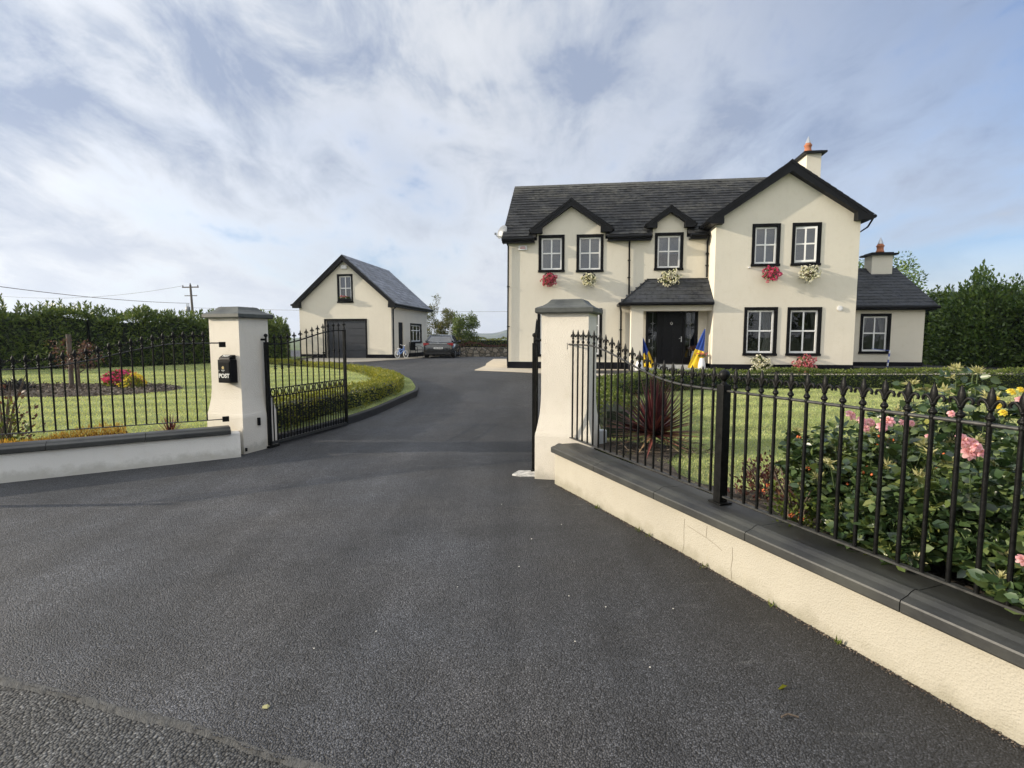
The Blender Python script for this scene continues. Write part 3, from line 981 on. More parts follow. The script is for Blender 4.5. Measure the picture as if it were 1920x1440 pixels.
# low walls
def lowwall(A, B, th, z0, z1, name, label, mat, coping_w, side, ext=0.0):
    """A,B: ends of the outer face. side: +1 if the garden is to the left of A->B"""
    A = np.array(A); B = np.array(B)
    d = B - A; L = np.linalg.norm(d); ang = math.atan2(d[1], d[0])
    root = empty('boundary_wall', (A[0], A[1], 0), ang, label, 'wall')
    s = side
    n = int(L / .15)
    mb = Mb()
    mb.box(-ext, L, min(0, s * th), max(0, s * th), z0, z1)
    mb.build('masonry', mat, root)
    # coping in lengths of about 0.9 m: front lip, roll, flat back
    prof = [(-.045, z1), (-.05, z1 + .008), (-.05, z1 + .050), (-.046, z1 + .058), (-.020, z1 + .066), (.0, z1 + .071), (.022, z1 + .084), (.045, z1 + .091), (.07, z1 + .088), (.082, z1 + .082), (.095, z1 + .082), (coping_w - .06, z1 + .079), (coping_w - .055, z1)]
    k = max(1, round(L / .92)); seg = L / k
    for i in range(k):
        mb = Mb()
        x0, x1 = i * seg + .0025, (i + 1) * seg - .0025
        if i == 0: x0 = 0
        poly = [(y * s, z) for y, z in prof]
        if s < 0: poly = poly[::-1]
        mb.prism(poly, x0, x1, 'x')
        o = mb.build('coping_stone', M_coping, root)
    return root


RWd = np.array([.394, -1.0]); RWd /= np.linalg.norm(RWd)
RA = np.array([.463, 5.66]); RB = RA + RWd * 9.0
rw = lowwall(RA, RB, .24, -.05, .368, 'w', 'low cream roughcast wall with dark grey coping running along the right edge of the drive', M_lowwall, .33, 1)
LA = np.array([-3.72, 6.97]); LB = LA + (np.array([-5.55, 5.78]) - LA) / np.linalg.norm(np.array([-5.55, 5.78]) - LA) * 6.5
lw = lowwall(LA, LB, .24, -.05, .325, 'w', 'low pale rendered wall with black coping leading up to the post box pillar', M_lowwall2, .32, -1, .11)
for c in lw.children:
    if c.name.startswith('coping'):
        pass
# hairline cracks in the right wall
mb = Mb()
def crack(pts, w=.0022):
    for (x0, z0), (x1, z1) in zip(pts[:-1], pts[1:]):
        dx, dz = x1 - x0, z1 - z0; l = math.hypot(dx, dz); nx_, nz_ = -dz / l * w / 2, dx / l * w / 2
        mb.add([(x0 - nx_, -.0015, z0 - nz_), (x1 - nx_, -.0015, z1 - nz_), (x1 + nx_, -.0015, z1 + nz_), (x0 + nx_, -.0015, z0 + nz_)], [(0, 1, 2, 3)])
# face coordinate: distance from RA
crack([(2.10, .31), (2.095, .22), (2.10, .12), (2.085, .05)])
crack([(2.13, .27), (2.25, .255), (2.32, .25), (2.325, .33)])
crack([(2.32, .25), (2.40, .235), (2.47, .215)])
crack([(2.555, .27), (2.56, .20), (2.55, .13), (2.56, .06)])
mb.build('crack', pm('crack_dark', (0.16, 0.13, 0.09), 0.9), rw)

# fleur-de-lis finial, base at z=0, in the x-z plane
def finial_mesh():
    mb = Mb()
    mb.lathe([(.009, -.012), (.013, -.006), (.0135, .004), (.009, .008), (.0085, .022), (.014, .028), (.0145, .034), (.009, .040), (.008, .052), (.013, .056), (.013, .062), (.008, .066)], n=8)
    # acanthus swelling
    mb.lathe([(.010, .010), (.019, .018), (.021, .026), (.015, .034), (.009, .038)], n=8, sy=.7)
    # centre spear
    mb.lathe([(.009, .064), (.014, .080), (.019, .098), (.016, .120), (.008, .142), (.0, .158)], n=8, sy=.55)
    for s_ in (-1, 1):
        mb.tube([(s_ * .006, 0, .066), (s_ * .013, 0, .084), (s_ * .026, 0, .099), (s_ * .039, 0, .097), (s_ * .046, 0, .085), (s_ * .042, 0, .074)], .0085, 6, r1=.0065)
    o = mb.build('finial', M_iron)
    me = o.data
    bpy.data.objects.remove(o)
    return me


FIN = finial_mesh()


def bar_mesh(h, r_=.0105):
    mb = Mb(); mb.tube([(0, 0, 0), (0, 0, h)], r_, 6, cap=False)
    o = mb.build('bar', M_iron); me = o.data; bpy.data.objects.remove(o); return me


def add_bar(parent, x, z0, z1, fin=True, sc_=1.0, r_=.0105, y=0.0):
    o = newobj('bar', bar_mesh(z1 - z0, r_), None, parent); o.location = (x, y, z0)
    if fin:
        f = bpy.data.objects.new('finial', FIN); col.objects.link(f); f.parent = o; f.location = (0, 0, z1 - z0); f.scale = (sc_, sc_, sc_)
    return o


SW = [(-.1, 1.522), (.04, 1.521), (.38, 1.516), (.5, 1.507), (.73, 1.465), (.99, 1.403), (1.2, 1.345), (1.41, 1.298), (1.63, 1.256), (1.85, 1.238), (2.07, 1.235), (2.3, 1.235), (9, 1.235)]
sweep = lambda d: float(np.interp(d, [a for a, b_ in SW], [b_ for a, b_ in SW]))


def railing(A, D, bars, posts, end, label):
    A = np.array(A, float); D = np.array(D, float); D /= np.linalg.norm(D)
    ang = math.atan2(D[1], D[0])
    root = empty('iron_railing', (A[0], A[1], .45), ang, label, 'railing')
    for x in bars:
        add_bar(root, x, .505 - .45, sweep(x) + .004 - .45, True, 1.0)
    xs_ = list(np.arange(-.1, 2.3, .12)) + [end]
    mb = Mb(); mb.tube([(x, 0, sweep(x) - .45) for x in xs_], .0095, 6); mb.build('top_rail', M_ironrail, root)
    mb = Mb(); mb.box(-.1, end, -.016, .016, .499 - .45, .509 - .45); mb.build('bottom_rail', M_ironrail, root)
    for z in (sweep(0) - .02 - .45, .505 - .45):
        mb = Mb(); mb.box(-.155, -.075, -.018, .018, z - .035, z + .035); mb.build('wall_bracket', M_iron, root, .003)
    for p in posts:
        mb = Mb(); mb.box(p - .033, p + .033, -.033, .033, .01, 1.275 - .45)
        mb.box(p - .06, p + .06, -.055, .055, .002, .012)
        po = mb.build('post', M_iron, root, .003)
        mb = Mb(); mb.lathe([(.033, 1.275), (.022, 1.283), (.014, 1.292), (.012, 1.302), (.020, 1.308), (.034, 1.324), (.038, 1.342), (.033, 1.361), (.018, 1.376), (0, 1.381)], (p, 0, 0), 14)
        mb.build('ball_finial', M_iron, po, zoff=.45)
    return root


barsR = [.03 + .1134 * i for i in range(20)] + [2.39 + .1098 * i for i in range(38)]
railR = railing((.645, 5.77), (.376, -1.0), barsR, [2.285, 6.6], 6.6, 'black iron railing with fleur-de-lis tips on the wall beside the rose bed')
barsL = [.10 + .1105 * i for i in range(38)]
railL = railing((-3.94 + .0, 7.03), (-1.80, -1.05), barsL, [4.4], 4.4, 'black iron railing with fleur-de-lis tips beside the pillar with the post box')


# ---------------------------------------------------------------- gates
def gate_leaf(hinge, tip, label, flip=1):
    h_ = np.array(hinge); t_ = np.array(tip); d = t_ - h_; L = np.linalg.norm(d); ang = math.atan2(d[1], d[0])
    root = empty('gate_leaf', (hinge[0], hinge[1], .03), ang, label, 'gate', 'swung open wrought iron gate leaves')
    Z = lambda z: z - .03
    top = lambda x: 1.50 + .215 * float(smst((x / L - .12) / .78))
    mb = Mb(); mb.box(-.025, .025, -.025, .025, Z(.04), Z(1.53)); mb.build('hinge_stile', M_iron, root, .003)
    mb = Mb(); mb.box(L - .045, L, -.022, .022, Z(.06), Z(1.735)); mb.build('closing_stile', M_iron, root, .003)
    mb = Mb(); mb.tube([(L * k / 20, 0, Z(top(L * k / 20))) for k in range(21)], .011, 6); mb.build('top_rail', M_iron, root)
    for z in (.735, .855):
        mb = Mb(); mb.box(.025, L - .045, -.012, .012, Z(z - .006), Z(z + .006)); mb.build('middle_rail', M_iron, root)
    mb = Mb(); mb.box(.0, L - .02, -.02, .02, Z(.045), Z(.085)); mb.build('bottom_rail', M_ironrail, root)
    n = 12
    sp_ = (L - .07) / (n + 1)
    for i in range(n):
        x = .025 + sp_ * (i + 1)
        b_ = add_bar(root, x, .06 - .03, top(x) - .03 + .004, True, .95, .0108)
        mb = Mb()
        for zz in (top(x) - .33, top(x) - .36):
            mb.lathe([(.0105, -.014), (.019, -.007), (.019, .007), (.0105, .014)], (0, 0, zz - .06), 8)
        mb.build('collar', M_iron, b_)
    for i in range(n + 1):
        x = .025 + sp_ * (i + .5)
        add_bar(root, x, .06 - .03, .735 - .03, False, 1, .0085)
        mb = Mb()
        pts = [(x + .040 * math.cos(a), 0, Z(.795) + .055 * math.sin(a)) for a in np.linspace(0, 2 * math.pi, 17)]
        mb.tube(pts, .009, 5, cap=False); mb.build('ring', M_iron, root)
    f = bpy.data.objects.new('finial', FIN); col.objects.link(f); f.parent = root; f.location = (L - .022, 0, Z(1.735)); f.scale = (.95,) * 3
    # top hinge with ball
    mb = Mb(); mb.tube([(0, 0, Z(1.53)), (0, 0, Z(1.60))], .014, 8); mb.lathe([(0, 1.595), (.022, 1.605), (.028, 1.622), (.022, 1.640), (0, 1.650)], (0, 0, -.03), 10)
    mb.tube([(0, 0, Z(1.565)), (-.02 * 1, .13 * flip, Z(1.565))], .016, 8)
    mb.build('hinge', M_iron, root)
    mb = Mb(); mb.box(-.05, .16, -.035, .035, Z(.005), Z(.03)); mb.build('floor_pivot', M_iron, root, .004)
    return root


gate_leaf((-3.505, 7.62), (-2.965, 9.5), 'black iron gate leaf swung open beside the low hedge, hung from the post box pillar', 1)
gate_leaf((.262, 6.24), (.38, 8.19), 'black iron gate leaf swung open and seen edge on behind the roughcast pillar', -1)

# ---------------------------------------------------------------- post box
pb = empty('post_box', (LC[0], LC[1], .98), GA, 'black metal post box with white POST lettering fixed to the pillar', 'post box')
fx0, fx1 = PW / 2 - .275, PW / 2 - .055
fy = -PW / 2
mb = Mb(); mb.box(fx0, fx1, fy - .115, fy - .002, .0, .315); mb.build('body', M_boxblack, pb, .005)
mb = Mb(); mb.box(fx0 + .018, fx1 - .018, fy - .122, fy - .115, .025, .288); mb.build('door', M_boxblack, pb, .003)
mb = Mb()
mb.prism([(fy - .118, .317), (fy - .112, .342), (fy - .05, .378), (fy - .01, .378), (fy - .01, .317)], fx0 + .02, fx1 - .012, 'x')
lid = mb.build('lid', M_boxblack, pb, .004)
mb = Mb(); mb.tube([(fx0 + .03, fy - .122, .165), (fx0 + .03, fy - .132, .165)], .008, 10); mb.build('lock_knob', M_steel, pb)


def text_mesh(body, size, parent, loc, rot, mat, name='lettering', thick=.002, bold=.004, sx=1.0):
    c = bpy.data.curves.new(name, 'FONT'); c.body = body; c.size = size; c.align_x = 'CENTER'; c.align_y = 'CENTER'; c.extrude = thick; c.offset = bold
    o = bpy.data.objects.new(name, c); col.objects.link(o)
    bpy.context.view_layer.update()
    me = bpy.data.meshes.new_from_object(o); bpy.data.objects.remove(o); bpy.data.curves.remove(c)
    me.materials.clear()
    me.name = name
    o = newobj(name, me, mat, parent); o.location = loc; o.rotation_euler = rot; o.scale = (sx, 1, 1)
    return o


cx = (fx0 + fx1) / 2
text_mesh('POST', .078, pb, (cx + .002, fy - .1235, .095), (R(90), 0, 0), M_letter, bold=.0022)
text_mesh('POST', .046, pb, (cx + .004, fy - .082, .3635), (R(28), 0, 0), M_letter, bold=.0018)
mb = Mb()
for k in range(7):
    a = 2 * math.pi * k / 7
    c_ = (cx - .012 + .014 * math.cos(a), .205 + .014 * math.sin(a))
    mb.lathe([(.0, 0), (.0085, .001), (.006, .003), (0, .004)], (c_[0], fy - .1235, c_[1]), 8, axis='y', sy=1)
mb.lathe([(0, 0), (.008, .002), (0, .006)], (cx - .012, fy - .1245, .205), 8, axis='y')
mb.build('flower_emblem', M_gold, pb)
mb = Mb()
mb.tube([(cx - .012, fy - .1235, .185), (cx - .012, fy - .1235, .145)], .002, 4)
for s_ in (-1, 1):
    mb.add([(cx - .012, fy - .1245, .160), (cx - .012 + s_ * .014, fy - .1245, .180), (cx - .012 + s_ * .032, fy - .1245, .176), (cx - .012 + s_ * .018, fy - .1245, .160)], [(0, 1, 2, 3)])
mb.build('emblem_leaves', M_steel, pb)

# grey cabinet behind the right pillar
mb = Mb(); mb.box(-.06, .06, -.06, .06, 0, .19)
o = mb.build('gate_motor_box', pm('pale_grey_box', (0.42, 0.45, 0.47), 0.5, 0.1, 8), None, .015); o.location = (1.045, 6.18, .33)
tag(o, 'small pale grey cabinet behind the railing next to the roughcast pillar', 'cabinet')

# ================================================================== BUILDINGS
HA = -R(7.5)
HP = (-.164, 20.5, .41)
house = empty('house', HP, HA, 'large two storey cream house with dark slate roof, front gable and black window surrounds', 'house')
GZ = .41


def wall_panel(mb, f, outline_rect, holes, gable=None, depth=.14):
    """faces of a wall with openings; f maps (along, outward, z)"""
    a0, a1, z0, z1 = outline_rect
    A = sorted({a0, a1, *[h[0] for h in holes], *[h[1] for h in holes]})
    Zs = sorted({z0, z1, *[h[2] for h in holes], *[h[3] for h in holes]})
    def inh(a, z):
        return any(h[0] < a < h[1] and h[2] < z < h[3] for h in holes)
    for i in range(len(A) - 1):
        for j in range(len(Zs) - 1):
            if not inh((A[i] + A[i + 1]) / 2, (Zs[j] + Zs[j + 1]) / 2):
                mb.quad(f(A[i], 0, Zs[j]), f(A[i + 1], 0, Zs[j]), f(A[i + 1], 0, Zs[j + 1]), f(A[i], 0, Zs[j + 1]))
    for h in holes:
        b0, b1, c0, c1 = h
        for p, q in (((b0, c0), (b1, c0)), ((b1, c0), (b1, c1)), ((b1, c1), (b0, c1)), ((b0, c1), (b0, c0))):
            mb.quad(f(p[0], 0, p[1]), f(q[0], 0, q[1]), f(q[0], -depth, q[1]), f(p[0], -depth, p[1]))
    if gable:
        mb.add([f(a, 0, z) for a, z in gable], [tuple(range(len(gable)))])


def fbox(mb, f, a0, a1, n0, n1, z0, z1):
    mb.add([f(a0, n0, z0), f(a1, n0, z0), f(a1, n1, z0), f(a0, n1, z0), f(a0, n0, z1), f(a1, n0, z1), f(a1, n1, z1), f(a0, n1, z1)],
           [(0, 3, 2, 1), (4, 5, 6, 7), (0, 1, 5, 4), (1, 2, 6, 5), (2, 3, 7, 6), (3, 0, 4, 7)])


def window(root, f, a0, a1, z0, z1, glass, style='cross', band=.10, curtain=None, label=None, open_=0.0):
    """a0..z1 outer edge of the black surround; the wall opening is band smaller"""
    mb = Mb()
    p = .022
    fbox(mb, f, a0, a1, .001, p, z1 - band, z1)
    fbox(mb, f, a0 - .015, a1 + .015, .001, p + .035, z0, z0 + band * .8)
    fbox(mb, f, a0, a0 + band, .001, p, z0 + band * .8, z1 - band)
    fbox(mb, f, a1 - band, a1, .001, p, z0 + band * .8, z1 - band)
    i0, i1, j0, j1 = a0 + band, a1 - band, z0 + band * .8, z1 - band
    e = .004
    # painted reveals
    fbox(mb, f, i0 - .001, i0 + e, -.12, .0, j0, j1); fbox(mb, f, i1 - e, i1 + .001, -.12, .0, j0, j1)
    fbox(mb, f, i0 + e, i1 - e, -.12, .0, j1 - e, j1 + .001); fbox(mb, f, i0 + e, i1 - e, -.12, .03, j0 - .001, j0 + .012)
    w = mb.build('window', M_black, root)
    tag(w, label)
    i0 += e; i1 -= e; j0 += .012; j1 -= e
    mb = Mb()
    t = .058
    n0, n1 = -.115, -.06
    g = f
    if open_:
        # casement hung on the far side, standing ajar
        c_, s_ = math.cos(open_), math.sin(open_)
        def g(a, n, z):
            da, dn = a - i0, n + .09
            return f(i0 + da * c_ - dn * s_, -.09 + da * s_ + dn * c_, z)
        for q in ((i0, i1, j0, j0 + .03), (i0, i1, j1 - .03, j1)):
            fbox(mb, f, q[0], q[1], n0, n1, q[2], q[3])
        j0b, j1b, i1b = j0 + .035, j1 - .035, i1 - .03
    else:
        j0b, j1b, i1b = j0, j1, i1
    fbox(mb, g, i0, i0 + t, n0, n1, j0b, j1b); fbox(mb, g, i1b - t, i1b, n0, n1, j0b, j1b)
    fbox(mb, g, i0 + t, i1b - t, n0, n1, j0b, j0b + t * 1.15); fbox(mb, g, i0 + t, i1b - t, n0, n1, j1b - t, j1b)
    am = (i0 + i1b) / 2; zm = j0b + (j1b - j0b) * .52
    u = .024
    if style == 'cross':
        fbox(mb, g, am - u, am + u, n0 + .01, n1 - .005, j0b + t * 1.15, zm - u); fbox(mb, g, am - u, am + u, n0 + .01, n1 - .005, zm + u, j1b - t)
        fbox(mb, g, i0 + t, i1b - t, n0 + .008, n1 - .003, zm - u, zm + u)
    elif style == 'triple':
        zt = j1b - (j1b - j0b) * .33
        for k in (1 / 3, 2 / 3):
            aa = i0 + (i1b - i0) * k
            fbox(mb, g, aa - u * 1.3, aa + u * 1.3, n0 + .01, n1 - .005, j0b + t * 1.15, zt - u); fbox(mb, g, aa - u * 1.3, aa + u * 1.3, n0 + .01, n1 - .005, zt + u, j1b - t)
        fbox(mb, g, i0 + t, i1b - t, n0 + .008, n1 - .003, zt - u, zt + u)
    mb.build('frame', M_white, w)
    mb = Mb(); mb.quad(g(i0 + .03, -.09, j0b + .03), g(i1b - .03, -.09, j0b + .03), g(i1b - .03, -.09, j1b - .03), g(i0 + .03, -.09, j1b - .03))
    mb.build('glass', glass, w)
    if curtain:
        kind, frac = curtain
        mb = Mb()
        if kind == 'blind':
            mb.quad(f(i0, -.2, j1 - (j1 - j0) * frac), f(i1, -.2, j1 - (j1 - j0) * frac), f(i1, -.2, j1), f(i0, -.2, j1))
            mb.build('blind', M_blind, w)
        else:
            sides = {'right': [(i1 - (i1 - i0) * frac, i1, 1)], 'left': [(i0, i0 + (i1 - i0) * frac, -1)], 'both': [(i0, i0 + (i1 - i0) * frac, -1), (i1 - (i1 - i0) * frac, i1, 1)]}[kind]
            for (c0, c1, sd) in sides:
                n = 16; top = []; mid_ = []; bot = []
                for k in range(n + 1):
                    tt = k / n; a = c0 + (c1 - c0) * tt
                    wv = .03 * math.sin(tt * 22)
                    am_ = (c1 if sd > 0 else c0) + (a - (c1 if sd > 0 else c0)) * .45
                    top.append(f(a, -.24 + wv, j1)); mid_.append(f(am_, -.24 + wv * .6, j0 + (j1 - j0) * .42)); bot.append(f((a + am_) / 2, -.24 + wv, j0 - .1))
                for r1_, r2_ in ((top, mid_), (mid_, bot)):
                    for k in range(n):
                        mb.add([r1_[k], r1_[k + 1], r2_[k + 1], r2_[k]], [(0, 1, 2, 3)], True)
            mb.build('curtain', M_curtain, w)
    return w


def hole(a0, a1, z0, z1, band=.10):
    return (a0 + band, a1 - band, z0 + band * .8, z1 - band)


def tiles(mb, O, U, S, wid, ln, pred=None, gauge=.27, tw=.32, th=.016, jit=.004):
    O = np.array(O, float); U = np.array(U, float); U /= np.linalg.norm(U); S = np.array(S, float); S /= np.linalg.norm(S)
    N = np.cross(U, S)
    if N[2] < 0: N = -N
    nr = max(1, round(ln / gauge)); g = ln / nr
    for j in range(nr):
        off = (j % 2) * tw / 2
        x = -off
        while x < wid - .01:
            x0, x1 = max(0, x), min(wid, x + tw - .004)
            x += tw
            if x1 - x0 < .02: continue
            c = O + U * (x0 + x1) / 2 + S * (j + .5) * g
            if pred and not pred(*c): continue
            h = th + rng.uniform(-jit, jit); h2 = .003 + rng.uniform(0, jit * .5)
            sl = rng.uniform(-.006, .006)
            s0, s1 = j * g - .02 + sl, (j + 1) * g + .0
            a, b_, c_, d_ = O + U * x0 + S * s0, O + U * x1 + S * s0, O + U * x1 + S * s1, O + U * x0 + S * s1
            mb.add([a, b_, a + N * h, b_ + N * (h + rng.uniform(-.003, .003)), c_ + N * h2, d_ + N * h2], [(0, 1, 3, 2), (2, 3, 4, 5), (0, 2, 5), (1, 4, 3)])


zz = lambda z: z - GZ
fm = lambda a, n, z: (a, -n, z - GZ)                 # main facade, v = 0
fg = lambda a, n, z: (a, -.95 - n, z - GZ)           # projecting gable block
fe = lambda a, n, z: (a, 1.5 - n, z - GZ)            # single storey wing
W_main = [(1.17, 2.14, 4.02, 5.39), (2.58, 3.57, 4.00, 5.38), (5.41, 6.42, 4.02, 5.37), (1.14, 3.56, .86, 2.67)]
W_gab = [(8.50, 9.41, 3.99, 5.41), (9.78, 10.70, 3.99, 5.41), (8.34, 9.43, .96, 2.62), (9.74, 10.84, .96, 2.61)]
W_ext = [(13.23, 14.30, .97, 2.48)]
DOOR = (5.15, 7.02, .60, 2.65)
EAVE, PIT = 5.30, .752
RIDGE_V = 3.5
mz = lambda v: EAVE + PIT * (v + .25)                 # main roof plane
D1 = (1.11, 3.63, 2.38, 6.60, .70)
D2 = (5.33, 6.53, 5.94, 6.24, .70)
GAP = (9.6, 7.36, .70)

mb = Mb()
wall_panel(mb, fm, (0, 7.32, .66, 5.2), [hole(*w) for w in W_main] + [DOOR])
for (a0, a1, c, zt, k) in (D1, D2):
    mb.add([fm(a0, 0, 5.2), fm(a1, 0, 5.2), fm(a1, 0, zt - k * (a1 - c) - .08), fm(c, 0, zt - .1), fm(a0, 0, zt - k * (c - a0) - .08)], [(0, 1, 2, 3, 4)])
    for a in (a0, a1):   # cheeks
        zc_ = zt - k * abs(a - c) - .08
        mb.add([fm(a, 0, 5.2), fm(a, -(zc_ - EAVE) / PIT + .25, zc_), fm(a, 0, zc_)], [(0, 1, 2)])
# the dormer windows reach above the eaves: cut by rebuilding the strip
mb2 = Mb()
main_wall = None
wall_parts = Mb()
def strip(f, a0, a1, z0, z1, holes):
    wall_panel(wall_parts, f, (a0, a1, z0, z1), holes)
holes = [hole(*w) for w in W_main]
low = [h for h in holes if h[3] < 3] + [DOOR]
up = [h for h in holes if h[3] > 3]
wall_panel(wall_parts, fm, (0, 7.32, .66, 3.5), low)
# upper band in columns so that openings above the eave line stay open
wall_panel(wall_parts, fm, (0, D1[0], 3.5, 5.2), [])
wall_panel(wall_parts, fm, (D1[0], D1[1], 3.5, 5.45), up[:2])
wall_panel(wall_parts, fm, (D1[1], D2[0], 3.5, 5.2), [])
wall_panel(wall_parts, fm, (D2[0], D2[1], 3.5, 5.45), [up[2]])
wall_panel(wall_parts, fm, (D2[1], 7.32, 3.5, 5.2), [])
for (a0, a1, c, zt, k) in (D1, D2):
    e0, e1 = zt - k * (c - a0) - .08, zt - k * (a1 - c) - .08
    wall_parts.add([fm(a0, 0, 5.45), fm(a1, 0, 5.45), fm(a1, 0, max(e1, 5.46)), fm(c, 0, zt - .08), fm(a0, 0, max(e0, 5.46))], [(0, 1, 2, 3, 4)])
    for a, e in ((a0, e0), (a1, e1)):
        wall_parts.add([fm(a, 0, 5.1), fm(a, -((e - EAVE) / PIT - .25) - .1, e), fm(a, 0, e)], [(0, 1, 2)])
# gable block front with its gable, sides
wall_panel(wall_parts, fg, (7.32, 11.9, .66, 5.45), [hole(*w) for w in W_gab], gable=[(7.32, 5.45), (11.9, 5.45), (11.9, GAP[1] - GAP[2] * (11.9 - GAP[0]) - .1), (GAP[0], GAP[1] - .1), (7.32, GAP[1] - GAP[2] * (GAP[0] - 7.32) - .1)])
wall_parts.quad((7.32, -.95, zz(.66)), (7.32, .0, zz(.66)), (7.32, .0, zz(5.5)), (7.32, -.95, zz(5.5)))
wall_parts.quad((11.9, -.95, zz(.66)), (11.9, 1.5, zz(.66)), (11.9, 1.5, zz(5.5)), (11.9, -.95, zz(5.5)))
wall_parts.add([(11.9, 1.5, zz(.6)), (11.9, 7.0, zz(.6)), (11.9, 7.0, zz(5.3)), (11.9, 3.5, zz(8.0)), (11.9, 1.5, zz(6.5))], [(0, 1, 2, 3, 4)])
wall_parts.add([(0, 0, zz(.66)), (0, 7.0, zz(.66)), (0, 7.0, zz(5.3)), (0, 3.5, zz(8.0)), (0, 0, zz(5.4))], [(0, 1, 2, 3, 4)])
wall_parts.quad((0, 7.0, zz(.4)), (11.9, 7.0, zz(.4)), (11.9, 7.0, zz(5.3)), (0, 7.0, zz(5.3)))
# porch pier, its return wall and lintel
wall_parts.box(4.55, 4.97, -.80, -.38, zz(.41), zz(2.60))
wall_parts.box(4.97, 7.318, -.80, -.48, zz(2.52), zz(2.72))
wall_parts.box(4.55, 4.97, -.80, .0, zz(2.60), zz(2.72))
wall_parts.build('wall', M_wall, house)
# wing
mbw = Mb()
wall_panel(mbw, fe, (11.9, 15.45, .66, 2.75), [hole(*w) for w in W_ext])
mbw.add([(15.45, 1.5, zz(.4)), (15.45, 6.5, zz(.4)), (15.45, 6.5, zz(2.75)), (15.45, 4.0, zz(4.25)), (15.45, 1.5, zz(2.75))], [(0, 1, 2, 3, 4)])
mbw.quad((11.9, 6.5, zz(.4)), (15.45, 6.5, zz(.4)), (15.45, 6.5, zz(2.75)), (11.9, 6.5, zz(2.75)))
mbw.build('wing_wall', M_wall, house)
# plinths (2 cm proud)
mb = Mb()
mb.box(-.02, 4.545, -.02, .3, -.06, zz(.66)); mb.box(-.02, .3, .3, 7.0, -.06, zz(.66))
mb.box(7.30, 11.92, -.97, -.6, -.06, zz(.66)); mb.box(11.92, 15.47, 1.48, 1.8, -.06, zz(.66)); mb.box(11.6, 11.92, -.6, 1.48, -.06, zz(.66))
mb.box(4.53, 4.545, -.82, -.025, -.06, zz(.66))
mb.build('plinth', M_plinth, house)
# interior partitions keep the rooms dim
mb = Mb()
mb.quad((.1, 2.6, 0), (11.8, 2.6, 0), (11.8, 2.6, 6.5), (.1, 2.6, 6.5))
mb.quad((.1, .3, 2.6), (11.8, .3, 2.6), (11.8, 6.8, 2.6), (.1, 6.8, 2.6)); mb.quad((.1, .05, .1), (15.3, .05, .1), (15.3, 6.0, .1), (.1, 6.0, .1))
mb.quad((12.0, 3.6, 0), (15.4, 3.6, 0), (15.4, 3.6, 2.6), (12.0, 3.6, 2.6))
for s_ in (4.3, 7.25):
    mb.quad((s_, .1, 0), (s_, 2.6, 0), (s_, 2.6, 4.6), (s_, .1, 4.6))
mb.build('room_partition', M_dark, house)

cur = [('blind', 1.0), ('blind', 1.0), ('blind', .55), None]
for w, c in zip(W_main, cur):
    big_ = w[1] - w[0] > 2
    window(house, fm, *w, glass=M_glass if w[3] < 3 else M_glass_up, style='triple' if big_ else 'cross', curtain=c)
for i, w in enumerate(W_gab):
    window(house, fg, *w, glass=M_glass_up if w[3] > 3 else M_glass, curtain=[('blind', 1.0), ('blind', .9), ('right', .55), ('both', .22)][i], open_=0.16 if i == 1 else 0, label='window standing ajar' if i == 1 else None)
for w in W_ext:
    window(house, fe, *w, glass=M_glass, curtain=('both', .3))

# ---- roofs
def in_gab(s, z):
    return abs(s - GAP[0]) < 2.6 and z < GAP[1] - GAP[2] * abs(s - GAP[0]) - .03


def in_d(D, s, z):
    return abs(s - D[2]) < (D[1] - D[0]) / 2 + .2 and z < D[3] - D[4] * abs(s - D[2]) - .03


def pm_main(s, v, z):
    Z = z + GZ
    if in_gab(s, Z) or in_d(D1, s, Z) or in_d(D2, s, Z): return False
    if v < .12 and (D1[0] - .05 < s < D1[1] + .05 or D2[0] - .05 < s < D2[1] + .05): return False
    return True


mb = Mb()
SL = math.hypot(RIDGE_V + .25, PIT * (RIDGE_V + .25))
tiles(mb, (-.17, -.28, zz(EAVE) + .01), (1, 0, 0), (0, 1, PIT), 12.2, SL + .02, pm_main, .240, .33, .024, .008)
tiles(mb, (-.17, RIDGE_V * 2 + .28, zz(EAVE) + .01), (1, 0, 0), (0, -1, PIT), 12.2, SL + .02, None, .47, .66, .016)
# ridge tiles
for k in range(27):
    x = -.17 + k * .453
    zr = zz(mz(RIDGE_V))
    mb.add([(x, RIDGE_V - .14, zr - .075), (x + .445, RIDGE_V - .14, zr - .075), (x + .445, RIDGE_V, zr + .045), (x, RIDGE_V, zr + .045), (x + .445, RIDGE_V + .14, zr - .075), (x, RIDGE_V + .14, zr - .075)], [(0, 1, 2, 3), (3, 2, 4, 5), (0, 3, 5), (1, 4, 2)])
roof = mb.build('roof', M_tile, house)
# deck under the tiles, fascias, soffits, verges
mb = Mb()
zr = zz(mz(RIDGE_V)) - .015
for s0, s1 in ((-.15, D1[0] - .03), (D1[1] + .03, D2[0] - .03), (D2[1] + .03, 7.30)):
    mb.prism([(-.24, zz(EAVE) - .01), (.2, zz(mz(.2)) - .012), (.2, zz(mz(.2)) - .10), (-.22, zz(EAVE) - .05)], s0, s1, 'x')
mb.prism([(.2, zz(mz(.2)) - .012), (RIDGE_V, zr), (RIDGE_V * 2 + .24, zz(EAVE) - .01), (RIDGE_V * 2 + .2, zz(EAVE) - .09), (RIDGE_V, zr - .1), (.2, zz(mz(.2)) - .10)], -.15, 12.02, 'x')
mb.build('roof_deck', M_deck, roof)
mb = Mb()
for s0, s1 in ((-.16, 1.04), (3.70, 5.27), (6.60, 7.20)):
    mb.box(s0, s1, -.25, -.0, zz(5.10), zz(5.13)); mb.box(s0, s1, -.265, -.25, zz(5.08), zz(5.27))
mb.build('fascia', M_fascia, roof)
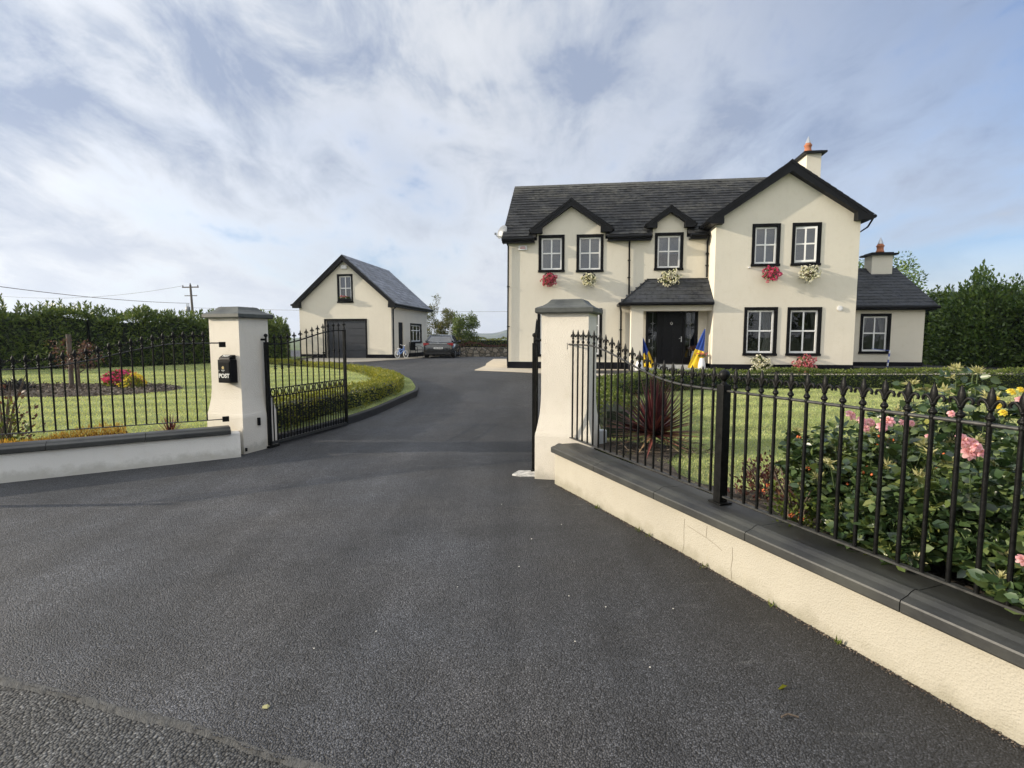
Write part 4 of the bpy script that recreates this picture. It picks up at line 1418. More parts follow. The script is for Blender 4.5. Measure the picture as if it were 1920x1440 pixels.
for s0, s1 in ((-.18, 1.02), (3.72, 5.25), (6.62, 7.10)):
    mb = Mb(); mb.tube([(s0, -.325, zz(5.215)), (s1, -.325, zz(5.215))], .062, 10); mb.build('gutter', M_fascia, roof)
mb = Mb()
mb.prism([(-.28, zz(5.10)), (-.28, zz(5.27)), (3.5, zz(mz(3.5)) + .0), (7.28, zz(5.27)), (7.28, zz(5.10)), (6.9, zz(5.10)), (3.5, zz(mz(3.5)) - .22), (.1, zz(5.10))], -.175, -.152, 'x')
mb.prism([(.5, zz(mz(.5)) - .2), (.5, zz(mz(.5)) - .02), (3.5, zz(mz(3.5)) - .0), (7.28, zz(5.27)), (7.28, zz(5.10)), (3.5, zz(mz(3.5)) - .22)], 12.03, 12.05, 'x')
mb.build('verge_board', M_fascia, roof)


def gable_trim(parent, L, Rr, c, zt, zL, zR, box, y0, y1, k, th=.30, name='bargeboard'):
    """boxed rake boards with returned feet on a front gable. box=(height,width)"""
    bh, bw = box
    poly = [(L, zz(zL - bh)), (L + bw, zz(zL - bh)), (L + bw, zz(zL + bw * k - th * .75)), (c, zz(zt - th)), (Rr - bw, zz(zR + bw * k - th * .75)), (Rr - bw, zz(zR - bh)), (Rr, zz(zR - bh)), (Rr + .02, zz(zR)), (c, zz(zt)), (L - .02, zz(zL))]
    mb = Mb(); mb.prism(poly, y0, y1, 'y')
    for f0, f1, zf in ((L, L + bw, zL), (Rr - bw, Rr, zR)):
        mb.box(f0, f1, y0 - .03, y0 - .0005, zz(zf - bh) - .01, zz(zf - bh) + bh * .95)
    # raised edge strip
    e = .05
    mb.prism([(L - .02, zz(zL)), (L + .04, zz(zL - .07)), (c, zz(zt - .07)), (Rr - .04, zz(zR - .07)), (Rr + .02, zz(zR)), (c, zz(zt + .005))], y0 - .02, y0, 'y')
    return mb.build(name, M_fascia, parent)


def cross_roof(name, L, Rr, c, zt, k, y0, y1, mat, parent, pred=None, gauge=.25, tw=.3):
    mb = Mb()
    for sgn, e in ((-1, L), (1, Rr)):
        w = abs(e - c); ln = w * math.sqrt(1 + k * k)
        tiles(mb, (e, y0, zz(zt - k * w) + .012), (0, 1, 0), (-sgn, 0, k), y1 - y0, ln, pred, gauge, tw, .016)
    n = int((y1 - y0) / .4) + 1
    for i in range(n):
        y = y0 + (y1 - y0) * i / n; y2 = y0 + (y1 - y0) * (i + 1) / n - .008
        z = zz(zt) + .01
        mb.add([(c - .12, y, z - .12 * k + .02), (c - .12, y2, z - .12 * k + .02), (c, y2, z + .04), (c, y, z + .04), (c + .12, y2, z - .12 * k + .02), (c + .12, y, z - .12 * k + .02)], [(0, 1, 2, 3), (3, 2, 4, 5), (0, 3, 5), (1, 4, 2)])
    o = mb.build(name, mat, parent)
    mb = Mb()
    mb.prism([(L + .02, zz(zt - k * (c - L)) - .02), (c, zz(zt) - .012), (Rr - .02, zz(zt - k * (Rr - c)) - .02), (Rr - .02, zz(zt - k * (Rr - c)) - .07), (c, zz(zt) - .09), (L + .02, zz(zt - k * (c - L)) - .07)], y0 + .012, y1, 'y')
    mb.build('roof_deck', M_deck, o)
    return o


# gable block roof
gr = cross_roof('gable_roof', 7.02, 12.17, GAP[0], GAP[1] + .02, GAP[2], -1.20, 2.9, M_tile, house, lambda s, v, z: z + GZ > mz(v) - .05 if s < 9.6 else True)
gable_trim(gr, 7.05, 12.14, GAP[0], 7.37, 5.58, 5.59, (.17, .46), -1.215, -.952, GAP[2], .33)
mb = Mb()
mb.box(7.03, 7.10, -.95, .1, zz(5.42), zz(5.55)); mb.box(7.10, 7.318, -.95, .0, zz(5.42), zz(5.45)); mb.box(12.09, 12.16, -.95, 1.2, zz(5.42), zz(5.55)); mb.box(11.9, 12.09, -.95, 1.2, zz(5.42), zz(5.45))
mb.build('fascia', M_fascia, gr)
for x, y1 in ((7.0, .05), (12.20, 1.3)):
    mb = Mb(); mb.tube([(x, -1.22, zz(5.51)), (x, y1, zz(5.51))], .06, 10); mb.build('gutter', M_fascia, gr)
# dormers
for (a0, a1, c, zt, k), name in ((D1, 'wide'), (D2, 'narrow')):
    L, Rr = (.90, 3.87) if name == 'wide' else (5.10, 6.78)
    vb = (zt - EAVE) / PIT - .25 + .15
    dr = cross_roof('dormer_roof', L, Rr, c, zt + .03, k, -.22, vb, M_tile, house, lambda s, v, z: z + GZ > mz(v) - .06, .22, .28)
    zE = zt - k * (c - L)
    gable_trim(dr, L, Rr, c, zt + .05, zE, zt - k * (Rr - c), (.13, .42 if name == 'wide' else .36), -.235, -.004, k, .27 if name == 'wide' else .24)
    for x, s_ in ((L, 1), (Rr, -1)):
        mb = Mb(); mb.box(min(x, x + s_ * .06), max(x, x + s_ * .06), -.23, .35, zz(zE - .10), zz(zE - .01)); mb.tube([(x - s_ * .04, -.24, zz(zE - .035)), (x - s_ * .04, .36, zz(zE - .035))], .045, 8)
        mb.build('gutter', M_fascia, dr)
# wing roof
mb = Mb()
WE, WK = 2.77, .593
tiles(mb, (11.92, 1.22, zz(WE)), (1, 0, 0), (0, 1, WK), 3.78, 2.78 * math.sqrt(1 + WK * WK), None, .25, .3, .018, .006)
tiles(mb, (11.92, 6.78, zz(WE)), (1, 0, 0), (0, -1, WK), 3.78, 2.78 * math.sqrt(1 + WK * WK), None, .5, .6, .018)
zr2 = zz(WE + WK * 2.78)
for k in range(9):
    x = 11.92 + k * .42
    mb.add([(x, 3.88, zr2 - .04), (x + .412, 3.88, zr2 - .04), (x + .412, 4.0, zr2 + .045), (x, 4.0, zr2 + .045), (x + .412, 4.12, zr2 - .04), (x, 4.12, zr2 - .04)], [(0, 1, 2, 3), (3, 2, 4, 5), (0, 3, 5), (1, 4, 2)])
wr = mb.build('wing_roof', M_slate, house)
mb = Mb()
mb.prism([(1.26, zz(WE) - .005), (4.0, zr2 - .01), (6.74, zz(WE) - .01), (6.7, zz(WE) - .08), (4.0, zr2 - .1), (1.28, zz(WE) - .07)], 11.92, 15.68, 'x')
mb.build('roof_deck', M_deck, wr)
mb = Mb(); mb.box(11.92, 15.68, 1.25, 1.27, zz(2.60), zz(2.755)); mb.box(11.92, 15.66, 1.27, 1.498, zz(2.60), zz(2.63)); mb.box(15.46, 15.68, 1.27, 6.7, zz(2.60), zz(2.63))
mb.prism([(1.25, zz(2.60)), (1.25, zz(2.76)), (4.0, zr2 - .0), (6.75, zz(2.76)), (6.75, zz(2.6)), (4.0, zr2 - .18)], 15.685, 15.705, 'x')
mb.build('fascia', M_fascia, wr)
mb = Mb(); mb.tube([(11.92, 1.19, zz(2.70)), (15.75, 1.19, zz(2.70))], .06, 10); mb.build('gutter', M_fascia, wr)
# porch roof: hipped lean-to
mb = Mb()
ys0, zP0, zP1 = -1.04, 2.80, 3.70
kP = (zP1 - zP0) / 1.04
tiles(mb, (4.17, ys0, zz(zP0)), (1, 0, 0), (0, 1, kP), 3.15, 1.04 * math.sqrt(1 + kP * kP), lambda s, v, z: s > 4.17 + (v - ys0) * .98 - .10, .23, .36, .014, .004)
tiles(mb, (4.17, -.0, zz(zP0)), (0, -1, 0), (1, 0, kP), 1.04, 1.0 * math.sqrt(1 + kP * kP), lambda s, v, z: s < 4.17 + (v - ys0) * .98 + .10, .23, .3, .014)
pr2 = mb.build('porch_roof', M_slate, house)
mb = Mb()
mb.add([(4.18, ys0 + .01, zz(zP0) - .004), (7.30, ys0 + .01, zz(zP0) - .004), (7.30, -.005, zz(zP1) - .006), (5.2, -.005, zz(zP1) - .006), (4.18, -.005, zz(zP0) - .004)], [(0, 1, 2, 3), (0, 3, 4), (0, 4, 1)])
mb.tube([(4.17, ys0, zz(zP0) + .012), (5.2, 0, zz(zP1) + .015)], .022, 6)
mb.box(5.15, 7.31, -.03, -.003, zz(zP1) - .02, zz(zP1) + .03)
mb.build('roof_deck', M_deck, pr2)
mb = Mb(); mb.box(4.20, 7.31, -1.02, -1.0, zz(2.70), zz(2.79)); mb.box(4.2, 7.31, -1.0, -.0, zz(2.725), zz(2.745)); mb.box(4.18, 4.20, -1.02, 0, zz(2.70), zz(2.79))
mb.tube([(4.12, -1.075, zz(2.765)), (7.31, -1.075, zz(2.765))], .055, 10); mb.tube([(4.13, -1.09, zz(2.765)), (4.13, -.01, zz(2.765))], .055, 10)
mb.build('gutter', M_fascia, pr2)
# downpipes
def pipe(pts, r_=.034, root=house):
    mb = Mb(); mb.tube([(x, y, zz(z)) for x, y, z in pts], r_, 8)
    for (x0, y0, z0), (x1, y1, z1) in zip(pts[:-1], pts[1:]):
        if abs(z1 - z0) > 1:
            for k in range(1, 3):
                z = z0 + (z1 - z0) * k / 3
                mb.box(x0 - .05, x0 + .05, y0 - .04, y0 + .03, zz(z) - .02, zz(z) + .02)
    return mb.build('downpipe', M_fascia, root)
pipe([(4.5, -.30, 5.19), (4.5, -.06, 5.02), (4.52, -.06, 3.15)])
pipe([(4.13, -1.05, 2.72), (4.24, -.06, 2.55), (4.26, -.06, .5)])
pipe([(7.25, -.30, 5.19), (7.25, -.06, 5.0), (7.26, -.06, 3.75)])
pipe([(-.05, -.30, 5.2), (.03, -.05, 5.0), (.0, -.05, .5)], .028)
pipe([(12.20, -1.1, 5.46), (12.20, -.8, 5.25), (11.96, -.6, 5.05), (11.96, -.5, .6)], .03)
# chimneys
def chimney(x0, x1, y0, y1, zb, zt, pot_x, pot_y, capo, roofpart):
    mb = Mb(); mb.box(x0, x1, y0, y1, zz(zb), zz(zt)); ch = mb.build('chimney', M_wall, roofpart)
    mb = Mb(); mb.box(x0 - capo, x1 + capo, y0 - capo, y1 + capo, zz(zt), zz(zt + .07)); mb.box(x0 - .02, x1 + .02, y0 - .02, y1 + .02, zz(zt + .07), zz(zt + .12)); mb.build('chimney_cap', M_fascia, roofpart)
    mb = Mb(); mb.lathe([(.13, 0), (.15, .03), (.15, .07), (.125, .09), (.12, .22), (.145, .25), (.15, .29), (.12, .31), (.10, .36), (.0, .36)], (pot_x, pot_y, zz(zt + .12)), 14); mb.build('chimney_pot', M_terra, roofpart)
    mb = Mb(); mb.lathe([(.11, .36), (.10, .40), (.012, .62), (.0, .64)], (pot_x, pot_y, zz(zt + .12)), 8, smooth=False); mb.build('cowl', M_steel, roofpart)
chimney(11.60, 12.14, 2.95, 4.05, 7.0, 8.85, 11.72, 3.2, .16, roof)
chimney(14.52, 15.30, 3.55, 4.15, 4.0, 4.92, 14.9, 3.75, .14, wr)
# alarm, vent, outside lamp
mb = Mb(); mb.box(.42, .74, -.07, -.0, zz(4.85), zz(5.02)); al = mb.build('alarm_box', M_potw, house, .01)
mb = Mb(); mb.box(.48, .68, -.074, -.071, zz(4.90), zz(4.935)); mb.box(.50, .66, -.074, -.071, zz(4.955), zz(4.975)); mb.build('alarm_marking', pm('alarm_red', (0.45, 0.12, 0.12), .6), al)
mb = Mb(); mb.lathe([(.0, .03), (.06, .028), (.075, .0)], (11.39, -.955, zz(2.56)), 16, axis='y'); 
mb = Mb(); mb.tube([(11.39, -.955, zz(2.56)), (11.39, -.99, zz(2.56))], .085, 16); mb.tube([(11.39, -.99, zz(2.56)), (11.39, -1.0, zz(2.56))], .06, 16); mb.build('wall_vent', M_potw, house)
mb = Mb(); mb.box(8.40, 8.47, -1.03, -.955, zz(3.94), zz(3.98)); mb.build('cable_clip', M_potw, house)
# doorstep, front door with leaded sidelights
mb = Mb(); mb.box(4.60, 7.30, -1.0, -.02, zz(.40), zz(.50)); mb.box(5.0, 7.2, -.62, -.02, zz(.50), zz(.60)); mb.build('doorstep', pm('stone_step', (0.42, 0.41, 0.38), .8, .15, 5, .2, 40), house, .008)
mb = Mb()
fbox(mb, fm, 5.16, 7.01, -.12, .0, 2.56, 2.645); fbox(mb, fm, 5.16, 5.25, -.12, .0, .605, 2.56); fbox(mb, fm, 6.92, 7.01, -.12, .0, .605, 2.56)
fbox(mb, fm, 5.57, 5.66, -.12, -.01, .605, 2.56); fbox(mb, fm, 6.50, 6.59, -.12, -.01, .605, 2.56)
fbox(mb, fm, 5.25, 5.57, -.11, -.03, .605, .85); fbox(mb, fm, 6.59, 6.92, -.11, -.03, .605, .85)
dr = mb.build('front_door', M_boxblack, house)
mb = Mb(); fbox(mb, fm, 5.665, 6.495, -.10, -.055, .62, 2.555)
for a0, a1, z0, z1 in ((5.76, 6.03, .80, 1.22), (6.13, 6.40, .80, 1.22), (5.76, 6.03, 1.36, 2.02), (6.13, 6.40, 1.36, 2.02), (5.84, 6.32, 2.14, 2.42)):
    fbox(mb, fm, a0, a1, -.055, -.043, z0, z1); fbox(mb, fm, a0 + .04, a1 - .04, -.043, -.036, z0 + .04, z1 - .04)
mb.build('door_leaf', M_boxblack, dr)
mb = Mb(); mb.quad(fm(5.25, -.07, .85), fm(5.57, -.07, .85), fm(5.57, -.07, 2.56), fm(5.25, -.07, 2.56)); mb.quad(fm(6.59, -.07, .85), fm(6.92, -.07, .85), fm(6.92, -.07, 2.56), fm(6.59, -.07, 2.56))
mb.build('sidelight_glass', M_glass, dr)
mb = Mb()
for c in (5.41, 6.755):
    mb.tube([fm(c, -.06, .9), fm(c, -.06, 2.5)], .005, 4)
    for z in (1.2, 1.65, 2.1):
        mb.tube([fm(c - .10, -.06, z), fm(c + .10, -.06, z)], .004, 4)
        mb.tube([fm(c - .04, -.06, z), fm(c, -.06, z + .07), fm(c + .04, -.06, z), fm(c, -.06, z - .07), fm(c - .04, -.06, z)], .007, 4)
mb.build('leading', M_steel, dr)
mb = Mb(); fbox(mb, fm, 6.43, 6.465, -.055, -.045, 1.42, 1.62); mb.tube([fm(6.448, -.03, 1.55), fm(6.36, -.02, 1.55)], .012, 6); mb.build('door_handle', M_steel, dr)
mb = Mb(); mb.tube([fm(6.08 + .03 * math.cos(a), -.03, 2.10 + .05 * math.sin(a)) for a in np.linspace(0, 6.28, 13)], .009, 5); mb.build('knocker', M_steel, dr)
mb = Mb(); fbox(mb, fm, 5.28, 5.31, -.05, -.04, 1.40, 1.52); mb.build('door_bell', M_white, dr)

# satellite dish on the left gable
sd = empty('satellite_dish', (HP[0] - .28, HP[1] + .2, 5.42), 0, 'grey satellite dish on the left gable end just under the eaves of the house', 'satellite dish')
mb = Mb()
mb.lathe([(0, .0), (.10, .012), (.20, .045), (.27, .085), (.275, .09)], (0, 0, 0), 18, axis='y', sy=1.0)
o = mb.build('dish', M_galv, sd); o.rotation_euler = (R(-18), 0, R(-48)); o.location = (0, 0, .2)
mb = Mb(); mb.tube([(.0, .05, .15), (.15, .10, .0), (.28, .1, -.05)], .018, 6); mb.tube([(0, .02, .0), (-.12, -.22, -.06), (-.17, -.34, .02)], .012, 6); mb.box(-.21, -.13, -.38, -.30, -.01, .06)
mb.build('arm', M_galv, sd)

# ================================================================== GARAGE
GP = (-6.748, 30.0, .40)
garage = empty('garage', GP, HA, 'small detached cream garage with steep slate roof and dark roller door', 'garage')
z4 = lambda z: z - .40
ff = lambda a, n, z: (a, -n, z - .40)
fs_ = lambda a, n, z: (n, a, z - .40)
GZ_save = GZ
GZ = .40
GW, GL = -5.45, 6.95
gc, gap, gk = -2.68, 6.12, (6.12 - 3.42) / 3.02
mb = Mb()
gd = (-3.86, -1.52, .42, 2.52)
gwin = (-3.12, -2.20, 3.52, 5.12)
wall_panel(mb, ff, (GW, 0, .55, 3.33), [gd])
mb.add([ff(GW, 0, 3.33), ff(gwin[0] + .1, 0, 3.33), ff(gwin[0] + .1, 0, 5.02), ff(gc, 0, 5.02), ff(gc, 0, gap - .08), ff(GW, 0, gap - gk * (gc - GW) - .08)], [(0, 1, 2, 3, 4, 5)])
mb.add([ff(gwin[1] - .1, 0, 3.33), ff(0, 0, 3.33), ff(0, 0, gap - gk * (0 - gc) - .08), ff(gc, 0, gap - .08), ff(gc, 0, 5.02), ff(gwin[1] - .1, 0, 5.02)], [(0, 1, 2, 3, 4, 5)])
mb.quad(ff(gwin[0] + .1, 0, 3.33), ff(gwin[1] - .1, 0, 3.33), ff(gwin[1] - .1, 0, 3.60), ff(gwin[0] + .1, 0, 3.60))
sw = (3.30, 5.62, 1.22, 2.46); sdoor = (1.17, 2.0, .46, 2.46)
wall_panel(mb, fs_, (0, GL, .55, 3.33), [hole(*sw), sdoor])
mb.quad((GW, 0, 0), (GW, GL, 0), (GW, GL, z4(3.33)), (GW, 0, z4(3.33)))
mb.add([(GW, GL, -.1), (0, GL, -.1), (0, GL, z4(3.4)), (gc, GL, z4(gap - .1)), (GW, GL, z4(3.4))], [(0, 1, 2, 3, 4)])
mb.build('wall', M_wall, garage)
mb = Mb(); mb.box(GW - .02, gd[0] - .1, -.02, .2, -.1, z4(.62)); mb.box(gd[1] + .1, .02, -.02, .2, -.1, z4(.62)); mb.box(-.2, .02, .2, sdoor[0], -.15, z4(.60)); mb.box(-.2, .02, sdoor[1], GL, -.25, z4(.60)); mb.build('plinth', M_plinth, garage)
# sectional door with its black surround
mb = Mb()
fbox(mb, ff, gd[0] - .10, gd[1] + .10, .002, .022, 2.52, 2.63); fbox(mb, ff, gd[0] - .10, gd[0], .002, .022, .40, 2.52); fbox(mb, ff, gd[1], gd[1] + .10, .002, .022, .40, 2.52)
gdo = mb.build('garage_door', M_black, garage)
mb = Mb()
for k in range(5):
    z0 = .43 + k * .418
    fbox(mb, ff, gd[0], gd[1], -.12, -.06, z0, z0 + .395); fbox(mb, ff, gd[0], gd[1], -.13, -.10, z0 + .395, z0 + .418)
mb.build('door_panel', pm('door_panel_grey', (0.030, 0.033, 0.040), 0.45, 0.15, 4), gdo)
window(garage, ff, *gwin, glass=M_glass_up, curtain=('blind', .5))
window(garage, fs_, *sw, glass=M_glass, style='triple', curtain=('left', .25))
mb = Mb(); fbox(mb, fs_, sdoor[0], sdoor[1], -.12, -.05, .42, 2.46); o = mb.build('side_door', M_black, garage)
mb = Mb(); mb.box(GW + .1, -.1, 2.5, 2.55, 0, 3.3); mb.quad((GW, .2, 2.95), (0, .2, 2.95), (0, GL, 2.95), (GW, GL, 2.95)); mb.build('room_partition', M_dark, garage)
# window box on the gable window
wb = empty('window_box', (GP[0] + (-2.66) * math.cos(HA) - .06 * math.sin(HA) * -1, GP[1] - 2.66 * math.sin(HA) - .10, 3.62), HA, 'dark window box with a few pink flowers on the garage gable window', 'window box')
mb = Mb(); mb.prism([(-.10, 0), (.08, 0), (.10, .13), (-.12, .13)], -.34, .34, 'x'); mb.build('trough', M_black, wb)
P = np.stack([rng.uniform(-.3, .3, 60), rng.uniform(-.08, .06, 60), rng.uniform(.12, .2, 60)], 1)
leaf_obj('foliage', leaves(P, np.tile([0, 0, 1.], (60, 1)), .08, .04, .6), M_box2, wb)
P = np.stack([rng.uniform(-.25, .15, 40), rng.uniform(-.09, .05, 40), rng.uniform(.2, .27, 40)], 1)
leaf_obj('blossoms', leaves(P, np.tile([0, 0, 1.], (40, 1)), .05, .05, 1), M_redp, wb)
# roof
mb = Mb()
gL, gR = gc - 3.02, gc + 3.02
for sgn, e in ((-1, gL), (1, gR)):
    tiles(mb, (e, -.28, z4(gap - gk * 3.02) + .012), (0, 1, 0), (-sgn, 0, gk), GL + .42, 3.02 * math.sqrt(1 + gk * gk), None, .30, .45 if sgn > 0 else .6, .016)
for i in range(18):
    y = -.28 + i * .41; z = z4(gap) + .01
    mb.add([(gc - .12, y, z - .09), (gc - .12, y + .40, z - .09), (gc, y + .40, z + .04), (gc, y, z + .04), (gc + .12, y + .40, z - .09), (gc + .12, y, z - .09)], [(0, 1, 2, 3), (3, 2, 4, 5), (0, 3, 5), (1, 4, 2)])
gro = mb.build('roof', M_slateg, garage)
mb = Mb(); e = z4(gap - gk * 3.0)
mb.prism([(gL + .02, e - .02), (gc, z4(gap) - .01), (gR - .02, e - .02), (gR - .02, e - .09), (gc, z4(gap) - .1), (gL + .02, e - .09)], -.27, GL + .12, 'y'); mb.build('roof_deck', M_deck, gro)
gable_trim(gro, gL, gR, gc, gap + .03, gap - gk * 3.02 + .02, gap - gk * 3.02 + .02, (.20, .40), -.295, -.004, gk, .30)
mb = Mb()
for x0, x1 in ((gR - .02, gR), (gL, gL + .02)):
    mb.box(x0, x1, -.0, GL + .1, e - .15, e + .0)
mb.box(.002, gR - .02, 0, GL + .1, e - .15, e - .12)
mb.build('fascia', M_fascia, gro)
mb = Mb(); mb.tube([(gR + .055, -.3, e - .03), (gR + .055, GL + .12, e - .03)], .058, 10); mb.build('gutter', M_fascia, gro)
mb = Mb(); mb.tube([(gR + .04, -.02, e - .07), (.30, .06, e - .16), (.06, .18, e - .28), (.05, .18, .1)], .034, 8); mb.build('downpipe', M_fascia, garage)
mb = Mb(); mb.tube([(gL - .055, -.3, e - .03), (gL - .055, GL + .12, e - .03)], .058, 10); mb.build('gutter', M_fascia, gro)
mb = Mb(); fbox(mb, ff, -2.86, -2.50, .0, .09, 5.40, 5.60); mb.build('floodlight', M_potw, garage, .02)
GZ = GZ_save

# ================================================================== PLANTING
lawnz = lambda x, y: .34
# clipped low hedge round the left lawn
HL = smooth_poly([(-3.98, 8.2), (-3.66, 9.4), (-3.22, 11.0), (-2.98, 12.6), (-3.35, 14.4), (-4.4, 16.5), (-6.0, 18.5), (-8.2, 20.3), (-9.9, 21.9), (-11.0, 23.2)], 4)
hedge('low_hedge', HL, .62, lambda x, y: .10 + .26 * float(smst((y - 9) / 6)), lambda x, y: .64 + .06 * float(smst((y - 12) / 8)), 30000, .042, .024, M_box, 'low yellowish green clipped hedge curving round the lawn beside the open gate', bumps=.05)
HR = smooth_poly([(1.32, 6.6), (1.34, 7.6), (1.45, 9.0), (1.80, 10.5), (2.5, 11.6), (3.6, 12.5), (5.1, 13.2)], 4)
HR = np.concatenate([HR, [(9, 13.3), (20, 13.35)]])
hedge('low_hedge', HR, .55, lambda x, y: .32, lambda x, y: .81 + .02 * math.sin(x * 2), 40000, .042, .024, M_box2, 'long low dark green clipped hedge between the right lawn and the house', bumps=.04)
# big laurel hedges
LLn = [(-26, 14.2), (-20.5, 16.2), (-17.0, 17.6), (-14.6, 18.7), (-13.0, 21.0), (-12.2, 24.0), (-11.9, 27.5), (-13.6, 29.6)]
LLn = smooth_poly([(x - .55, y + .45) for x, y in LLn], 3)
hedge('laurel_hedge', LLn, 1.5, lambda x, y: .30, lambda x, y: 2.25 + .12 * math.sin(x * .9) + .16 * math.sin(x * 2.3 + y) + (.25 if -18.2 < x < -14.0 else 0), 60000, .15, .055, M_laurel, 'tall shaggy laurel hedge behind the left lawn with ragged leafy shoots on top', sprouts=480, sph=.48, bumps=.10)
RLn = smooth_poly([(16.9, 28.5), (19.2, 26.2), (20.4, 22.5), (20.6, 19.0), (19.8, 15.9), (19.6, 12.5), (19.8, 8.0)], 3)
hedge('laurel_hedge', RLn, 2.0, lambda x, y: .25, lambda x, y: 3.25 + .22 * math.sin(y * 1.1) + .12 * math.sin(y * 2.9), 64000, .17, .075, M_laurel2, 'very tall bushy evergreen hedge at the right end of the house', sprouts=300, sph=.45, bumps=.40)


def tree(name, x, y, z, h, cr, n, L, mat, label, cat='tree', trunk_h=.35, tr=.05, group=None, rx=1.0, limbs=9, airy=.5, squash=1.0):
    root = empty(name, (x, y, z), 0, label, cat, group)
    mb = Mb()
    mb.tube([(0, 0, -.05), (.02 * h * .3, .0, h * trunk_h * .5), (.0, .02, h * trunk_h), (.03, 0, h * .75)], tr, 8, r1=tr * .35)
    tips = []
    for k in range(limbs):
        a = k * 2.4 + rng.uniform(-.3, .3); zb = h * (trunk_h * .75 + (0.85 - trunk_h * .75) * k / limbs)
        rr = cr * rng.uniform(.55, .95) * math.sin(math.pi * (.25 + .6 * k / limbs))
        e = np.array([math.cos(a) * rr * rx, math.sin(a) * rr, zb + rng.uniform(.25, .5) * cr * squash + .1 * h])
        m = np.array([e[0] * .45, e[1] * .45, zb + .35 * (e[2] - zb)])
        mb.tube([(0, 0, zb), tuple(m), tuple(e)], tr * .4, 5, r1=tr * .1)
        tips.append((np.array([0, 0, zb]), m, e))
    mb.build('trunk', M_bark, root)
    P = []; N = []
    per = n // limbs
    for b_, m, e in tips:
        cl = []
        for _ in range(7):
            t = rng.uniform(.35, 1.1)
            c = (m + (e - m) * t) + rng.normal(0, cr * .18, 3)
            cl.append(c)
        for _ in range(per):
            c = cl[rng.integers(0, 7)]
            v = rng.normal(0, 1, 3); v /= np.linalg.norm(v)
            P.append(c + v * cr * .22 * rng.uniform(airy, 1)); N.append(v)
    leaf_obj('crown', leaves(np.array(P), np.array(N), L, L * .5, .8, .1), mat, root)
    return root


# tree and shrubs seen over the hedge at the right and behind the garage
tree('broadleaf_tree', 19.7, 28.6, .0, 4.7, 2.2, 4500, .17, M_laurel2, 'loose leafy tree just past the end of the single storey wing', trunk_h=.3, tr=.09, limbs=10)
tree('sapling', -6.3, 43.5, -.1, 4.0, 1.5, 6000, .12, M_olive, 'thin olive brown sapling nearest the garage wall', trunk_h=.15, tr=.04, limbs=11, airy=.2)
tree('sapling', -4.9, 42.5, -.1, 3.5, 1.3, 5000, .12, M_olive, 'brownish airy sapling behind the roof of the parked car', trunk_h=.15, tr=.04, limbs=9, airy=.2)
tree('small_tree', -3.55, 39.0, .1, 2.95, 1.15, 6000, .12, M_laurel, 'small dark leaved tree with a bare trunk standing behind the stone wall', trunk_h=.34, tr=.05, limbs=9, airy=.3)

# red leaved maple with its stake on the island bed
tree('red_maple', -10.85, 13.3, .27, 1.12, .42, 750, .055, M_maroon, 'small maroon leaved tree growing in the bark bed of the left lawn', trunk_h=.5, tr=.05, limbs=9)
mb = Mb(); mb.tube([(0, 0, 0), (.01, 0, 1.42)], .055, 8); o = mb.build('tree_stake', M_wood); o.location = (-11.15, 13.45, .25); tag(o, 'thick dark wooden stake standing beside the maroon leaved tree', 'stake')

# the bark bed
bedp = smooth_poly([(-12.9, 12.5), (-11.6, 11.85), (-10.3, 11.6), (-9.2, 11.75), (-8.4, 12.4), (-8.2, 13.2), (-8.9, 13.9), (-10.0, 14.1), (-11.4, 14.1), (-13.4, 14.0), (-14.2, 13.4), (-12.9, 12.5)], 4)[:-1]
def bedz(x, y):
    return lawnL(x, y) + .008 + .035 * float(smst(distline(np.array([x]), np.array([y]), np.concatenate([bedp, bedp[:1]]))[0] / .5))
bedl = [tuple(p) for p in bedp]
o = newobj('flower_bed', fill_poly(bedl, bedz, .3), M_soil); tag(o, kind='structure')
q = rng.uniform((-14.3, 11.2), (-7.3, 14.9), (9000, 2)); q = q[inpoly(q[:, 0], q[:, 1], bedl)]
P = np.column_stack([q, [bedz(a, b_) + rng.uniform(0, .02) for a, b_ in q]])
o = leaf_obj('bark_mulch', leaves(P, rng.normal(0, 1, (len(P), 3)) * [1, 1, .15], .07, .03, .3, .05), M_mulch); tag(o, kind='stuff')


